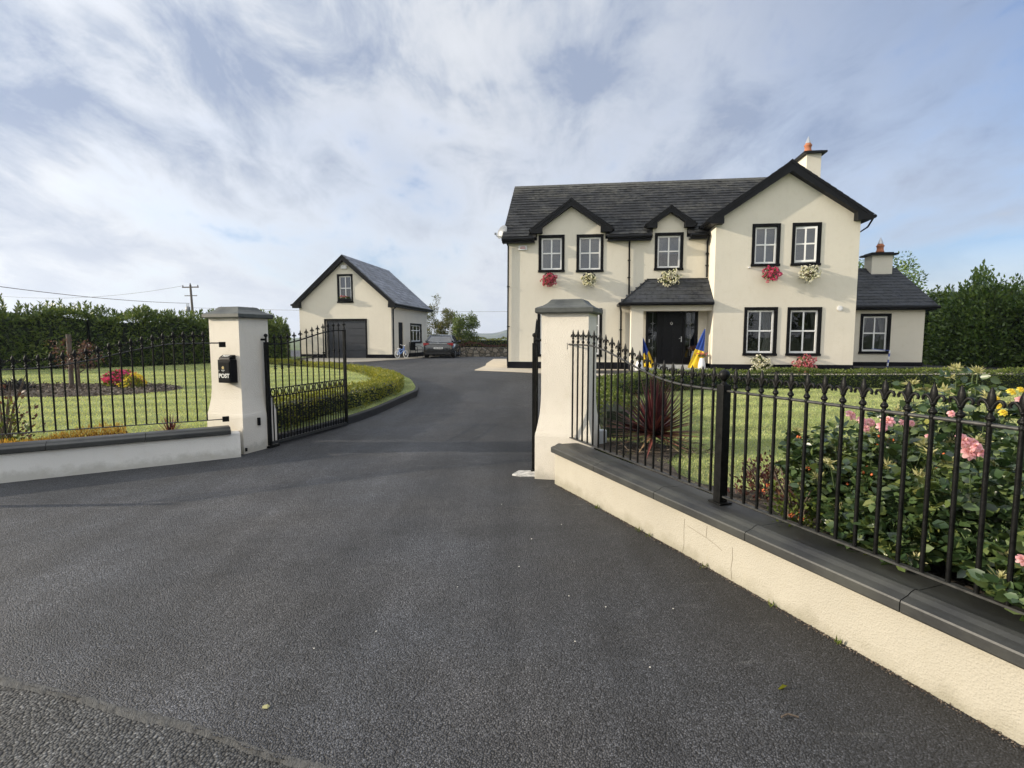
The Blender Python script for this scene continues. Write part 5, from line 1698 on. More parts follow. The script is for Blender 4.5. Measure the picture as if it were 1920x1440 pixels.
def shrub(name, x, y, z, rx, ry, h, n, L, Wd, mat, label, cat='shrub', stems=7, group=None, up=.5, shape='dome', flowers=None, stemmat=None, rnd_=False, inner=.55):
    root = empty(name, (x, y, z), 0, label, cat, group)
    v = rng.normal(0, 1, (n, 3)); v[:, 2] = np.abs(v[:, 2]); v /= np.linalg.norm(v, axis=1)[:, None]
    r_ = rng.uniform(inner, 1, n)[:, None] * (1 + .16 * np.sin(v[:, :1] * 7 + 1) * np.sin(v[:, 1:2] * 6))
    P = v * r_ * np.array([rx, ry, h]) * .96
    leaf_obj('foliage', leaves(P, v, L, Wd, .7, up, round_=rnd_), mat, root)
    mb = Mb()
    for k in range(stems):
        a = k * 2.4; e = np.array([math.cos(a) * rx * .7, math.sin(a) * ry * .7, h * rng.uniform(.6, .95)])
        mb.tube([(0.02 * math.cos(a), .02 * math.sin(a), -.03), (e[0] * .4, e[1] * .4, e[2] * .55), tuple(e)], .010 if h < .8 else .014, 5, r1=.004)
    mb.build('stems', stemmat or M_bark, root)
    if flowers:
        for (fname, fm_, cnt, size, zmin) in flowers:
            v = rng.normal(0, 1, (cnt * 4, 3)); v[:, 2] = np.abs(v[:, 2]); v /= np.linalg.norm(v, axis=1)[:, None]
            v = v[v[:, 2] > zmin][:cnt]
            for c in v:
                Ps = []; Ns = []
                b_ = c * np.array([rx, ry, h]) * 1.02
                for _ in range(22):
                    w = rng.normal(0, 1, 3); w /= np.linalg.norm(w)
                    if w @ c < -.2: w = -w
                    Ps.append(b_ + w * size * .75 * np.array([1, 1, .7])); Ns.append(w)
                leaf_obj(fname, leaves(np.array(Ps), np.array(Ns), size * .55, size * .5, .9, 0), fm_, root)
    return root


shrub('hydrangea', -10.0, 13.6, .30, .42, .38, .42, 700, .09, .06, M_box2, 'bushy plant with deep pink flower heads in the bark bed', flowers=[('flower_head', M_hot, 34, .085, .12)])
shrub('marigold', -9.35, 13.1, .28, .28, .26, .40, 420, .07, .04, M_box, 'yellow flowering plant next to the deep pink flower heads', flowers=[('flower_head', M_yellowp, 22, .06, .25)])
shrub('black_grass', -11.9, 12.7, .28, .42, .30, .24, 500, .16, .02, M_blackleaf, 'low clump of nearly black strappy leaves in the bark bed', up=.3)
shrub('low_conifer', -13.2, 13.1, .27, .55, .3, .15, 500, .08, .02, M_olive, 'flat grey green creeping plant at the far left end of the bark bed', up=.2)
shrub('spiraea', -13.1, 12.0, .27, .38, .35, .85, 330, .07, .04, M_rusty, 'sparse reddish shrub standing on the lawn left of the bark bed', inner=.3)
shrub('berberis', -6.45, 6.70, .22, .42, .3, 1.0, 300, .06, .032, M_maroon, 'loose leggy shrub with maroon leaves behind the left railing', inner=.25)
shrub('privet', -6.25, 6.5, .22, .30, .22, .62, 170, .065, .035, M_box2, 'small sparse green bush at the foot of the maroon shrub', inner=.2)
shrub('broadleaf_tree', 19.9, 22.6, .1, 2.1, 1.9, 4.35, 11000, .17, .085, M_laurel2, 'rounded bushy tree bulging above the tall hedge at the right end of the house', cat='tree', stems=9, inner=.7, up=.3)
# orange heather along the wall
root = empty('heather', (-5.62, 6.62, .24), R(32), 'low patch of orange and gold heather behind the left wall', 'heather')
n = 2600
P = np.stack([rng.uniform(-.62, .62, n), rng.normal(0, .14, n), np.zeros(n)], 1); P[:, 2] = rng.uniform(0, 1, n) * (.15 + .07 * np.sin(P[:, 0] * 4)) * np.exp(-(P[:, 1] / .22) ** 2)
leaf_obj('foliage', leaves(P, np.tile([0, 0, 1.], (n, 1)), .06, .010, .35, .3), M_orange, root)
leaf_obj('woody_base', leaves(P[:1300] * [1.02, 1.1, .5], np.tile([0, -.3, .6], (1300, 1)), .06, .012, .5, .1), M_rusty, root)


def cordyline(x, y, z, r_, h, n, w, mats, label, tilt=.0):
    root = empty('cordyline', (x, y, z), 0, label, 'cordyline')
    for (mat, frac, lo, hi, nm) in mats:
        Vs = []; Fs = []
        k = int(n * frac)
        for i in range(k):
            a = rng.uniform(0, 2 * math.pi); el = R(rng.uniform(lo, hi))
            L = r_ * rng.uniform(.75, 1.08) * (1.0 if el > .6 else .85)
            d = np.array([math.cos(a) * math.cos(el), math.sin(a) * math.cos(el), math.sin(el)])
            side = np.array([-math.sin(a), math.cos(a), 0])
            up = np.cross(side, d) * -1
            if up[2] < 0: up = -up
            b0 = np.array([0, 0, h]) + d * .03
            seg = 5; dr = rng.uniform(.02, .16) * L * (1 if el < .9 else .3)
            base = len(Vs)
            for s_ in range(seg + 1):
                t = s_ / seg
                c = b0 + d * L * t - np.array([0, 0, 1]) * dr * t * t
                ww = w * (.55 + .45 * math.sin(math.pi * min(1, t * 1.25 + .1))) * (1 - t ** 3) * .5
                Vs += [c + side * ww + up * ww * .5, c, c - side * ww + up * ww * .5]
            for s_ in range(seg):
                q_ = base + s_ * 3
                Fs += [(q_, q_ + 1, q_ + 4, q_ + 3), (q_ + 1, q_ + 2, q_ + 5, q_ + 4)]
        leaf_obj(nm, (np.array(Vs), np.array(Fs)), mat, root)
    mb = Mb(); mb.tube([(0, 0, -.03), (0, 0, h + .04)], .035, 8, r1=.025); mb.build('stem', M_bark, root)


cordyline(1.57, 5.85, .37, .70, .14, 230, .036, [(M_cord, .75, 8, 88, 'blades'), (M_cordl, .16, -15, 35, 'outer_blades')], 'large spiky purple red cordyline behind the right railing')
cordyline(-4.52, 6.98, .22, .30, .06, 60, .020, [(M_cordl, .6, 15, 85, 'blades'), (M_cord, .4, 50, 88, 'inner_blades')], 'small spiky red and cream cordyline behind the left wall')
# dead straw and litter at the foot of the big cordyline
P = np.stack([rng.uniform(1.15, 2.1, 260), rng.uniform(5.5, 6.3, 260), np.full(260, .385)], 1)
o = leaf_obj('dead_leaves', leaves(P, rng.normal(0, 1, (260, 3)) * [1, 1, .1], .12, .012, .2, .05), M_mulch); tag(o, kind='stuff')
# maroon bushy edging (behind the post)
for i, (x, y, rr, hh, lab) in enumerate([(1.95, 4.05, .25, .36, 'low maroon leaved bush just behind the railing post'), (2.10, 3.72, .24, .31, 'smaller maroon leaved bush between the railing post and the roses')]):
    shrub('maroon_bush', x, y, .36, rr, rr * .9, hh, 620, .035, .018, M_maroon, lab, inner=.4, group='maroon bushes behind the railing')


# ---------------------------------------------------------------- roses
def rose_flower(parent, loc, size, mat, name='rose_flower'):
    Vs = []; Fs = []
    for ring, (cnt, rr, tilt) in enumerate([(3, .12, 80), (4, .22, 68), (5, .36, 52), (6, .48, 34), (7, .55, 16)]):
        for k in range(cnt):
            a = 2 * math.pi * (k + ring * .37) / cnt + rng.uniform(-.15, .15)
            el = R(tilt + rng.uniform(-8, 8))
            u = np.array([math.cos(a), math.sin(a), 0]); s_ = np.array([-math.sin(a), math.cos(a), 0]); up = np.array([0, 0, 1.])
            L = size * (.42 + .12 * ring); w = size * (.22 + .10 * ring)
            b0 = u * size * rr * .25 + up * size * (.02 - .03 * ring)
            base = len(Vs)
            for t, ws in ((0, .35), (.5, 1.0), (.85, .9), (1.0, .35)):
                e2 = el - (t ** 2) * (.55 if ring > 1 else -.2)
                c = b0 + (u * math.cos(e2) + up * math.sin(e2)) * L * t
                cup = up * .12 * w * (1 - t) + u * (-.25 * w)
                Vs += [c + s_ * w * ws * .5 - u * w * .10 * ws, c, c - s_ * w * ws * .5 - u * w * .10 * ws]
            for q_ in range(3):
                b_ = base + q_ * 3
                Fs += [(b_, b_ + 1, b_ + 4, b_ + 3), (b_ + 1, b_ + 2, b_ + 5, b_ + 4)]
    o = leaf_obj(name, (np.array(Vs), np.array(Fs)), mat, parent)
    for p in o.data.polygons: p.use_smooth = True
    o.location = loc
    o.rotation_euler = (R(rng.uniform(35, 65)), R(rng.uniform(-20, 20)), R(rng.uniform(-35, 25)))
    return o


def rose_bush(x, y, z, rx, ry, h, canes, label, flowers, extra=None, dense=1.0, sepals=0, hips=0):
    root = empty('rose_bush', (x, y, z), 0, label, 'rose bush', 'rose bushes behind the railing')
    mb = Mb(); P = []; N = []
    SP = []; SN = []
    hipsmb = Mb()
    for k in range(canes):
        a = rng.uniform(0, 2 * math.pi); rr = math.sqrt(rng.uniform(0, 1))
        e = np.array([math.cos(a) * rr * rx, math.sin(a) * rr * ry, h * rng.uniform(.45, 1.0) * (1 - .25 * rr)])
        b0 = np.array([math.cos(a) * rr * rx * .3, math.sin(a) * rr * ry * .3, 0])
        m = (b0 + e) / 2 + np.array([e[0] * .15, e[1] * .15, .05])
        mb.tube([tuple(b0), tuple(m), tuple(e)], .006, 5, r1=.0028)
        nl = int(20 * dense)
        for j in range(nl):
            t = rng.uniform(.12, 1.0)
            c = (1 - t) ** 2 * b0 + 2 * t * (1 - t) * m + t * t * e
            an = rng.uniform(0, 2 * math.pi); d = np.array([math.cos(an), math.sin(an), rng.uniform(-.15, .5)]); d /= np.linalg.norm(d)
            # compound leaf: 5 leaflets on a short stalk
            Ls = rng.uniform(.06, .10)
            s_ = np.cross(d, [0, 0, 1.]); s_ /= np.linalg.norm(s_) + 1e-9
            for (f, sd) in ((.45, 1), (.45, -1), (.8, 1), (.8, -1), (1.0, 0)):
                P.append(c + d * Ls * f); N.append(d * (.5 if sd else 1) + s_ * sd * .9 + np.array([0, 0, .05]))
        if sepals and rng.uniform() < sepals:
            SP.append([]); SN.append([])
            for _ in range(26):
                w = rng.normal(0, 1, 3); w[2] = abs(w[2]) * .7 + .1; w /= np.linalg.norm(w)
                SP[-1].append(e + rng.normal(0, .006, 3) + w * .004); SN[-1].append(w)
        if hips and rng.uniform() < hips:
            for _ in range(4):
                c = e + rng.normal(0, .03, 3)
                hipsmb = Mb(); hipsmb.lathe([(0, -.009), (.008, -.004), (.009, .003), (.003, .009), (0, .012)], (0, 0, 0), 6)
                hipsmb.build('rose_hip', M_hip, root).location = tuple(c)
    leaf_obj('foliage', leaves(np.array(P), np.array(N), 0.050, .036, .28, .0, .18, .50, .15, True), M_roseleaf, root)
    mb.build('canes', M_rosestem, root)
    for a_, b_ in zip(SP, SN): leaf_obj('faded_flower_head', leaves(np.array(a_), np.array(b_), .042, .012, .35, .1), M_sepal, root)
    for (fx, fy, fz, s_, mat) in flowers:
        rose_flower(root, (fx - x, fy - y, fz - z), s_ * .46, mat)
    return root


# positions found from rays through the picture at the bush's depth
rose_bush(2.20, 3.28, .37, .42, .42, .80, 100, 'left rose bush with a cluster of pale pink blooms behind the railing', [(1.94, 3.02, 1.16, .075, M_pink), (1.99, 3.0, 1.13, .065, M_pink), (2.04, 3.0, 1.12, .06, M_pink), (2.00, 2.98, 1.09, .06, M_pink), (2.12, 2.98, 1.13, .085, M_pink), (2.08, 2.96, 1.10, .07, M_pink), (2.26, 3.05, 1.11, .05, M_pink), (2.31, 3.05, 1.105, .045, M_pink), (2.45, 3.1, 1.02, .04, M_pink)], sepals=.14, hips=.05)
rose_bush(2.48, 2.68, .37, .44, .48, .78, 130, 'dense middle rose bush with one large open pink bloom', [(2.20, 2.56, 1.10, .085, M_pink), (2.26, 2.58, 1.085, .07, M_pink), (2.23, 2.56, 1.04, .085, M_pink), (2.27, 2.54, 1.045, .06, M_pink), (2.24, 2.54, 1.075, .06, M_pink)], sepals=.12, hips=.02, dense=1.0)
rose_bush(2.95, 3.45, .37, .46, .42, 1.12, 64, 'tallest rose bush with many faded cream flower heads', [(2.66, 3.2, 1.14, .05, M_pink)], sepals=.75)
rose_bush(2.36, 2.18, .37, .34, .55, .52, 130, 'nearest low rose bush spilling over the coping at the wall', [(2.12, 2.14, .68, .06, M_pink)], sepals=.10, hips=.02, dense=1.0)
rose_bush(3.15, 2.75, .37, .42, .42, .95, 60, 'rose bush with bright yellow blooms behind the dense pink rose bush', [(2.78, 2.95, 1.30, .055, M_yellowp), (2.83, 2.95, 1.31, .045, M_yellowp), (2.70, 2.95, 1.26, .045, M_yellowp), (2.71, 2.95, 1.22, .045, M_yellowp), (2.76, 2.97, 1.18, .05, M_yellowp), (2.82, 2.93, 1.25, .07, M_pink)], sepals=.2)
rose_bush(2.04, 2.86, .37, .20, .34, .40, 70, 'low front rose bush close behind the bottom rail, without open blooms', [], sepals=.10, hips=.04)
# orange flowered small shrub at the front of the bed
shrub('quince', 1.80, 3.30, .37, .22, .2, .42, 420, .032, .018, M_box2, 'small bush dotted with orange blossom between the maroon bushes and the roses', up=.3, flowers=[('blossom', pm('orange_petals', (0.62, 0.14, 0.04), .6, .3, 20), 8, .016, .1)], inner=.3)

# weed tufts along the foot of the walls
def tuft(x, y, n, h, lab):
    P = np.stack([x + rng.normal(0, .012, n), y + rng.normal(0, .012, n), np.full(n, hzf(x, y))], 1)
    o = leaf_obj('weed', leaves(P, np.tile([0, 0, 1.], (n, 1)), h, h * .22, .45, .2), M_box2); tag(o, lab, 'weed', 'weeds along the foot of the right wall')
tuft(.53, 5.58, 14, .10, 'tuft of green weed at the corner of the right pillar and wall')
for d_ in (.95, 1.6, 1.72, 2.35, 2.9, 3.3):
    p = RA + RWd * d_ - np.array([-RWd[1], RWd[0]]) * .012
    tuft(p[0] - .02, p[1], 8, .035, 'tiny weed at the foot of the low cream wall')
# moss and grit line where wall and tarmac meet
n = 2600
d_ = rng.uniform(.1, 5.0, n); off_ = -np.abs(rng.normal(0, .018, n))
nrm = np.array([-RWd[1], RWd[0]])
P = np.stack([RA[0] + RWd[0] * d_ + nrm[0] * off_ * np.sign(nrm[0]), RA[1] + RWd[1] * d_ - abs(nrm[1]) * 0 + 0 * off_, np.zeros(n)], 1)
P[:, 2] = hz(P[:, 0], P[:, 1]) + .001
o = leaf_obj('wall_foot_grit', leaves(P, rng.normal(0, 1, (n, 3)) * [1, 1, .2], .010, .006, .3, .1), M_mulch); tag(o, kind='stuff')


# ---------------------------------------------------------------- grass blades
def grass(name, poly, zf, n, x0, x1, y0, y1, L, near, lab=None):
    q = rng.uniform((x0, y0), (x1, y1), (n, 2))
    # more blades where the lawn is close
    keep = rng.uniform(size=len(q)) < np.clip(near / np.maximum(np.hypot(q[:, 0], q[:, 1]), near), .12, 1) ** 1.3
    q = q[keep & inpoly(q[:, 0], q[:, 1], poly)]
    z = zf(q) if callable(zf) else np.full(len(q), zf)
    n = len(q)
    a = rng.uniform(0, 2 * math.pi, n); l = L * rng.uniform(.6, 1.3, n); w = L * .16 * (1 + np.hypot(q[:, 0], q[:, 1]) / 9)
    dx, dy = np.cos(a), np.sin(a)
    ln = rng.uniform(.1, .7, n) * l
    b = rng.uniform(0, 2 * math.pi, n)
    A = np.stack([q[:, 0] - dx * w / 2, q[:, 1] - dy * w / 2, z], 1); B = np.stack([q[:, 0] + dx * w / 2, q[:, 1] + dy * w / 2, z], 1)
    C = np.stack([q[:, 0] + np.cos(b) * ln, q[:, 1] + np.sin(b) * ln, z + l * .9], 1)
    V = np.stack([A, B, C], 1).reshape(-1, 3); F = np.arange(3 * n).reshape(-1, 3)
    o = leaf_obj(name, (V, F), M_blade); tag(o, kind='stuff')
    return o
grass('grass', right_poly, .33, 300000, .9, 12, 3.2, 13.6, .032, 6.0)
def zl(q):
    k = distline(q[:, 0], q[:, 1], KLall)
    e = hz(q[:, 0], q[:, 1]) + .11
    tgt = .25 + .11 * smst((q[:, 1] - 8) / 9)
    f = smst(np.clip((k - .1) / .9, 0, 1))
    z = e + (np.maximum(tgt, e) - e) * f
    return z - .004 - 10 * inpoly(q[:, 0], q[:, 1], bedl)
grass('grass', left_poly, zl, 330000, -19, -2.4, 5, 24, .034, 9.0)

# ================================================================== HANGING BASKETS AND POTS
def H(s, v, z):
    """house frame -> world"""
    return (HP[0] + s * math.cos(HA) - v * math.sin(HA), HP[1] + s * math.sin(HA) + v * math.cos(HA), z)


def basket(s, v, z, mat1, mat2, label, spread=.27, n=420, green=M_box2, sag=.0, seed=0):
    root = empty('hanging_basket', H(s, v - .01, z - .5), HA, label, 'hanging basket', 'wall baskets under the house windows')
    Z0 = .5
    mb = Mb()
    for k in (-1, 1):
        mb.tube([(0, -.05, Z0 + .07), (k * .10, -.16, Z0 + .03), (k * (spread * .72), -.22, Z0 - .07), (k * spread * .8, -.22, Z0 - .15)], .020, 5)
    mb.tube([(0, -.02, Z0 + .02), (0, -.20, Z0 - .02), (0, -.28, Z0 - .10)], .012, 5)
    mb.box(-.05, .05, -.06, .008, Z0 - .06, Z0 + .09)
    mb.build('bracket', M_iron, root)
    mb = Mb(); mb.lathe([(0, -.20), (.08, -.18), (.15, -.10), (.18, 0.0)], (0, -.17, Z0 - .16), 12, sy=.85); mb.build('basket', M_bark, root)
    v_ = rng.normal(0, 1, (n, 3)); v_ /= np.linalg.norm(v_, axis=1)[:, None]
    c = np.array([0, -.19, Z0 - .22])
    spread *= .88
    sc3 = np.array([spread, spread * .75, spread * .80])
    lump = 1 + .32 * np.sin(v_[:, 0] * 5 + seed) * np.sin(v_[:, 2] * 6 + seed * 2) + .12 * np.sin(v_[:, 0] * 13 + seed * 3)
    P = c + v_ * sc3 * (rng.uniform(.55, .98, n) * lump)[:, None]
    P[:, 1] = np.minimum(P[:, 1], -.012)
    leaf_obj('foliage', leaves(P, v_, .055, .032, .7, .1), green, root)
    for mt, fr, nm in ((mat1, 1.0, 'blossoms'), (mat2, .45, 'paler_blossoms')):
        if mt is None: continue
        k = int(n * .42 * fr)
        w = rng.normal(0, 1, (k, 3)); w /= np.linalg.norm(w, axis=1)[:, None]; w[:, 1] = -np.abs(w[:, 1])
        lump = 1 + .32 * np.sin(w[:, 0] * 5 + seed) * np.sin(w[:, 2] * 6 + seed * 2) + .12 * np.sin(w[:, 0] * 13 + seed * 3)
        P = c + w * sc3 * (1.03 * lump)[:, None]
        PP = np.repeat(P, 5, 0) ; NN = np.repeat(w, 5, 0)
        leaf_obj(nm, leaves(PP, NN, .040, .034, .9, 0), mt, root)
    return root


basket(1.58, 0, 3.93, M_redp, M_hot, 'wall basket of trailing red flowers under the leftmost upstairs window', .27, seed=1)
basket(3.06, 0, 3.93, M_whitep, None, 'wall basket of white flowers under the second upstairs window from the left', .29, seed=2)
basket(5.93, 0, 3.92, M_whitep, None, 'full white flowered wall basket above the porch roof', .38, 520, seed=3)
basket(9.10, -.95, 3.93, M_hot, None, 'wall basket of magenta flowers leaning sideways under the gable window', .31, seed=4)
basket(10.30, -.95, 3.93, M_whitep, None, 'wall basket of white flowers under the open gable window', .32, seed=5)
basket(8.88, -.95, .93, M_whitep, None, 'white flowered wall basket under the downstairs window nearest the porch', .34, 480, seed=6)
basket(10.29, -.95, .93, M_redp, M_pink, 'pink and yellowish wall basket under the right downstairs gable window', .33, 420, M_box, seed=7)


def pot(s, v, z, h, r_, mat, fmat, label, vase=False):
    root = empty('vase' if vase else 'flower_pot', H(s, v, z), HA, label, 'vase' if vase else 'flower pot', None)
    prof = [(r_ * .7, 0), (r_ * .95, h * .25), (r_, h * .5), (r_ * .8, h * .8), (r_ * .55, h * .92), (r_ * .75, h)] if vase else [(r_ * 1.0, 0), (r_ * .98, h * .3), (r_ * .8, h * .7), (r_ * .62, h * .85), (r_ * .62, h)]
    mb = Mb(); mb.lathe(prof, n=14); mb.build('pot', mat, root)
    P = np.array([0, 0, h]) + rng.normal(0, 1, (70, 3)) * [r_ * .6, r_ * .6, .02] + [0, 0, .05]
    leaf_obj('foliage', leaves(P, np.tile([0, 0, 1.], (70, 1)), .09, .03, .6, .3), M_maroon if vase else M_box2, root)
    P = np.array([0, 0, h + .12]) + rng.normal(0, 1, (50, 3)) * [r_ * .65, r_ * .65, .03]
    leaf_obj('blossoms', leaves(P, np.tile([0, 0, 1.], (50, 1)), .05, .045, 1, 0), fmat, root)
pot(4.83, -1.12, .42, .34, .15, M_potw, M_maroon, 'round white pot with dark red plant at the foot of the porch pier')
pot(7.02, -.80, .50, .36, .13, M_potw, M_redp, 'white pot with red flowers in front of the right flag')
pot(6.83, -.30, .60, .50, .10, pm('grey_ceramic', (0.33, 0.36, 0.37), .35, .2, 14), M_maroon, 'tall grey vase with dried dark flowers beside the black front door', True)


def flag(s, v, z, h, w, lean, label, side=1, crumple=.0):
    root = empty('flag', H(s, v, z), HA, label, 'flag', 'blue and yellow flags by the front door')
    mb = Mb(); mb.tube([(0, 0, 0), (lean, .02, h + .05)], .011, 6); mb.build('flag_pole', M_potw, root)
    nu, nv = 14, 18
    for nm, mt, v0, v1 in (('blue_stripe', M_blue, .46, 1.0), ('yellow_stripe', M_yel, 0.0, .46)):
        mb = Mb(); rows = []
        for j in range(nv + 1):
            t = v0 + (v1 - v0) * j / nv
            row = []
            for i in range(nu + 1):
                u = i / nu
                wid = w * (1 - t) ** .9 + .015
                # hem between the colours slopes across the folds
                tt = t + (.07 * (u - .5) * side if 0 < j < nv or (nm == 'blue_stripe' and j == 0) or (nm == 'yellow_stripe' and j == nv) else 0)
                x = lean * tt - side * u * wid
                y = -.03 - .05 * abs(math.sin(u * 7 + t * 3)) * (1 - t * .6) - crumple * .1 * math.sin(u * 12)
                zq = h * tt + crumple * .08 * math.sin(u * 9)
                row.append((x, y, max(zq, .01)))
            rows.append(row)
        for a_, b_ in zip(rows[:-1], rows[1:]):
            for i in range(nu):
                mb.add([a_[i], a_[i + 1], b_[i + 1], b_[i]], [(0, 1, 2, 3)], True)
        mb.build(nm, mt, root)
    return root


flag(7.08, -.62, .50, 1.38, .50, .06, 'blue and yellow flag draped to a point at the right side of the porch', 1)
flag(5.02, -.66, .50, 1.10, -.42, -.06, 'blue and yellow flag half hidden behind the porch pier', -1 * -1 if False else 1, .8)

# blue and white pole by the wing window
mb = Mb()
for k in range(8):
    pass
root = empty('striped_pole', H(14.05, 1.1, .42), HA, 'slim blue and white pole leaning below the wing window', 'pole')
for k in range(6):
    mb = Mb(); mb.tube([(0.01 * k, 0, .115 * k), (.01 * (k + 1), 0, .115 * (k + 1))], .028, 8); mb.build('band', M_navy if k % 2 == 0 else M_white, root)
mb = Mb(); mb.tube([(.06, 0, .68), (-.45, .25, .74)], .014, 6); mb.build('crossbar', M_navy, root)

# ================================================================== CAR
car = empty('parked_car', (-4.28, 31.0, hzf(-4.3, 31.5) + .005), R(0.5), 'dark grey saloon car seen from behind, parked beside the garage', 'car')
car.scale = (1, 1, .955)
# sections along +y (rear bumper at 0): (y, half width, z bottom, z belt, z top of body)
st = [(0.00, .70, .42, .66, .74), (.05, .82, .30, .74, .93), (.12, .87, .26, .80, 1.02), (.35, .905, .24, .84, 1.05), (.8, .92, .22, .86, 1.02), (1.6, .93, .20, .86, .98), (2.6, .93, .20, .84, .96), (3.4, .92, .20, .82, .95), (3.9, .91, .22, .78, .90), (4.4, .88, .24, .70, .80), (4.7, .80, .28, .60, .68), (4.82, .66, .38, .52, .58)]
mb = Mb(); vs = []; ring = 12
for y, w, zb, zm, zt in st:
    vs += [(-w * .80, y, zb), (-w * .97, y, zb + .10), (-w, y, (zb + zm) / 2), (-w * .985, y, zm - .05), (-w * .93, y, zm + .02), (-w * .80, y, zt - .02), (w * .80, y, zt - .02), (w * .93, y, zm + .02), (w * .985, y, zm - .05), (w, y, (zb + zm) / 2), (w * .97, y, zb + .10), (w * .80, y, zb)]
fs = [(i * ring + k, i * ring + (k + 1) % ring, (i + 1) * ring + (k + 1) % ring, (i + 1) * ring + k) for i in range(len(st) - 1) for k in range(ring)]
fs += [tuple(range(ring))[::-1], tuple(range((len(st) - 1) * ring, len(st) * ring))]
mb.add(vs, fs, True)
mb.build('body', M_car, car)
# greenhouse
mb = Mb(); vs = []
gst = [(.55, .76, 1.00, .70, 1.03), (1.0, .80, .98, .62, 1.25), (1.45, .82, .95, .60, 1.385), (2.2, .83, .93, .60, 1.425), (2.75, .82, .92, .60, 1.385), (3.55, .76, .92, .66, .965)]
for y, wb, zb, wt_, zt in gst:
    vs += [(-wb, y, zb), (-wt_, y, zt), (wt_, y, zt), (wb, y, zb)]
mb.add(vs, [(i * 4 + k, i * 4 + k + 1, i * 4 + 5 + k, i * 4 + 4 + k) for i in range(5) for k in range(3)] + [(0, 1, 2, 3), (20, 23, 22, 21)], False)
mb.build('windows', M_carglass, car)
mb = Mb()
vs = []
for y, w, z in ((1.35, .60, 1.375), (1.6, .61, 1.41), (2.2, .61, 1.44), (2.7, .60, 1.405)):
    vs += [(-w - .015, y, z - .03), (-w * .9, y, z + .012), (w * .9, y, z + .012), (w + .015, y, z - .03)]
mb.add(vs, [(i * 4 + k, i * 4 + k + 1, i * 4 + 5 + k, i * 4 + 4 + k) for i in range(3) for k in range(3)], True)
for s_ in (-1, 1):
    mb.tube([(s_ * .77, .50, 1.02), (s_ * .66, 1.0, 1.265), (s_ * .625, 1.4, 1.39)], .05, 6)
    mb.tube([(s_ * .78, 3.6, .94), (s_ * .63, 2.75, 1.39)], .035, 6)
    mb.tube([(s_ * .85, 2.15, .93), (s_ * .625, 2.1, 1.42)], .03, 6)
mb.build('roof', M_car, car)
mb = Mb(); mb.tube([(0, 1.5, 1.42), (0, 1.42, 1.50)], .012, 5); mb.build('antenna', M_boxblack, car)
for (x, y) in ((-.80, .85), (.80, .85), (-.80, 3.75), (.80, 3.75)):
    mb = Mb(); mb.lathe([(.20, -.10), (.31, -.105), (.335, -.07), (.335, .07), (.31, .105), (.20, .10)], (0, 0, 0), 24, axis='x')
    w = mb.build('wheel', M_tyre, car); w.location = (x, y, .335)
    mb = Mb()
    sgn = 1 if x > 0 else -1
    mb.lathe([(.0, sgn * .085), (.05, sgn * .10), (.06, sgn * .07)], (0, 0, 0), 12, axis='x')
    mb.lathe([(.20, sgn * .105), (.225, sgn * .10), (.20, sgn * .04)], (0, 0, 0), 24, axis='x')
    for k in range(5):
        a = 2 * math.pi * k / 5 + .3
        mb.tube([(sgn * .085, .04 * math.cos(a), .04 * math.sin(a)), (sgn * .09, .21 * math.cos(a), .21 * math.sin(a))], .024, 5)
    mb.build('rim', M_steel, w)
    mb = Mb(); mb.tube([(x + sgn * .127, y + .37 * math.cos(a), .335 + .37 * math.sin(a)) for a in np.linspace(-.1, math.pi + .1, 14)], .018, 5); mb.build('wheel_arch', M_tyre, car)
for s_ in (-1, 1):
    mb = Mb(); mb.prism([(s_ * .50, .90), (s_ * .86, .94), (s_ * .885, .86), (s_ * .84, .76), (s_ * .56, .84)], .02, .14, 'y'); mb.build('tail_light', M_tail, car)
    mb = Mb(); mb.lathe([(0, -.08), (.07, -.06), (.085, 0), (.06, .05), (0, .07)], (s_ * .98, 2.95, 1.0), 8, sy=.6); mb.tube([(s_ * .84, 2.95, .96), (s_ * .95, 2.95, .98)], .02, 5); mb.build('wing_mirror', M_car, car)
mb = Mb(); mb.box(-.52, .52, -.0, .06, .865, .895); mb.build('chrome_strip', M_steel, car)
mb = Mb(); mb.tube([(0, -.012, .905), (0, .0, .905)], .045, 12); mb.build('badge', M_steel, car)
mb = Mb(); mb.box(-.26, .26, -.012, .01, .555, .665); pt = mb.build('number_plate', M_plate, car)
mb = Mb()
for i_, xx_ in enumerate((-.20, -.155, -.11, -.03, .03, .085, .13, .175)):
    mb.box(xx_, xx_ + .028, -.015, -.0125, .58, .64)
mb.build('plate_marking', M_tyre, pt)
mb = Mb(); mb.box(-.74, .74, .01, .2, .24, .36); mb.build('rear_valance', M_tyre, car)
mb = Mb(); mb.box(-.70, .70, -.015, .02, .40, .44); mb.build('bumper_trim', M_tyre, car)
mb = Mb(); mb.box(-.93, .93, .5, 4.2, .20, .26); mb.build('underbody', M_tyre, car)

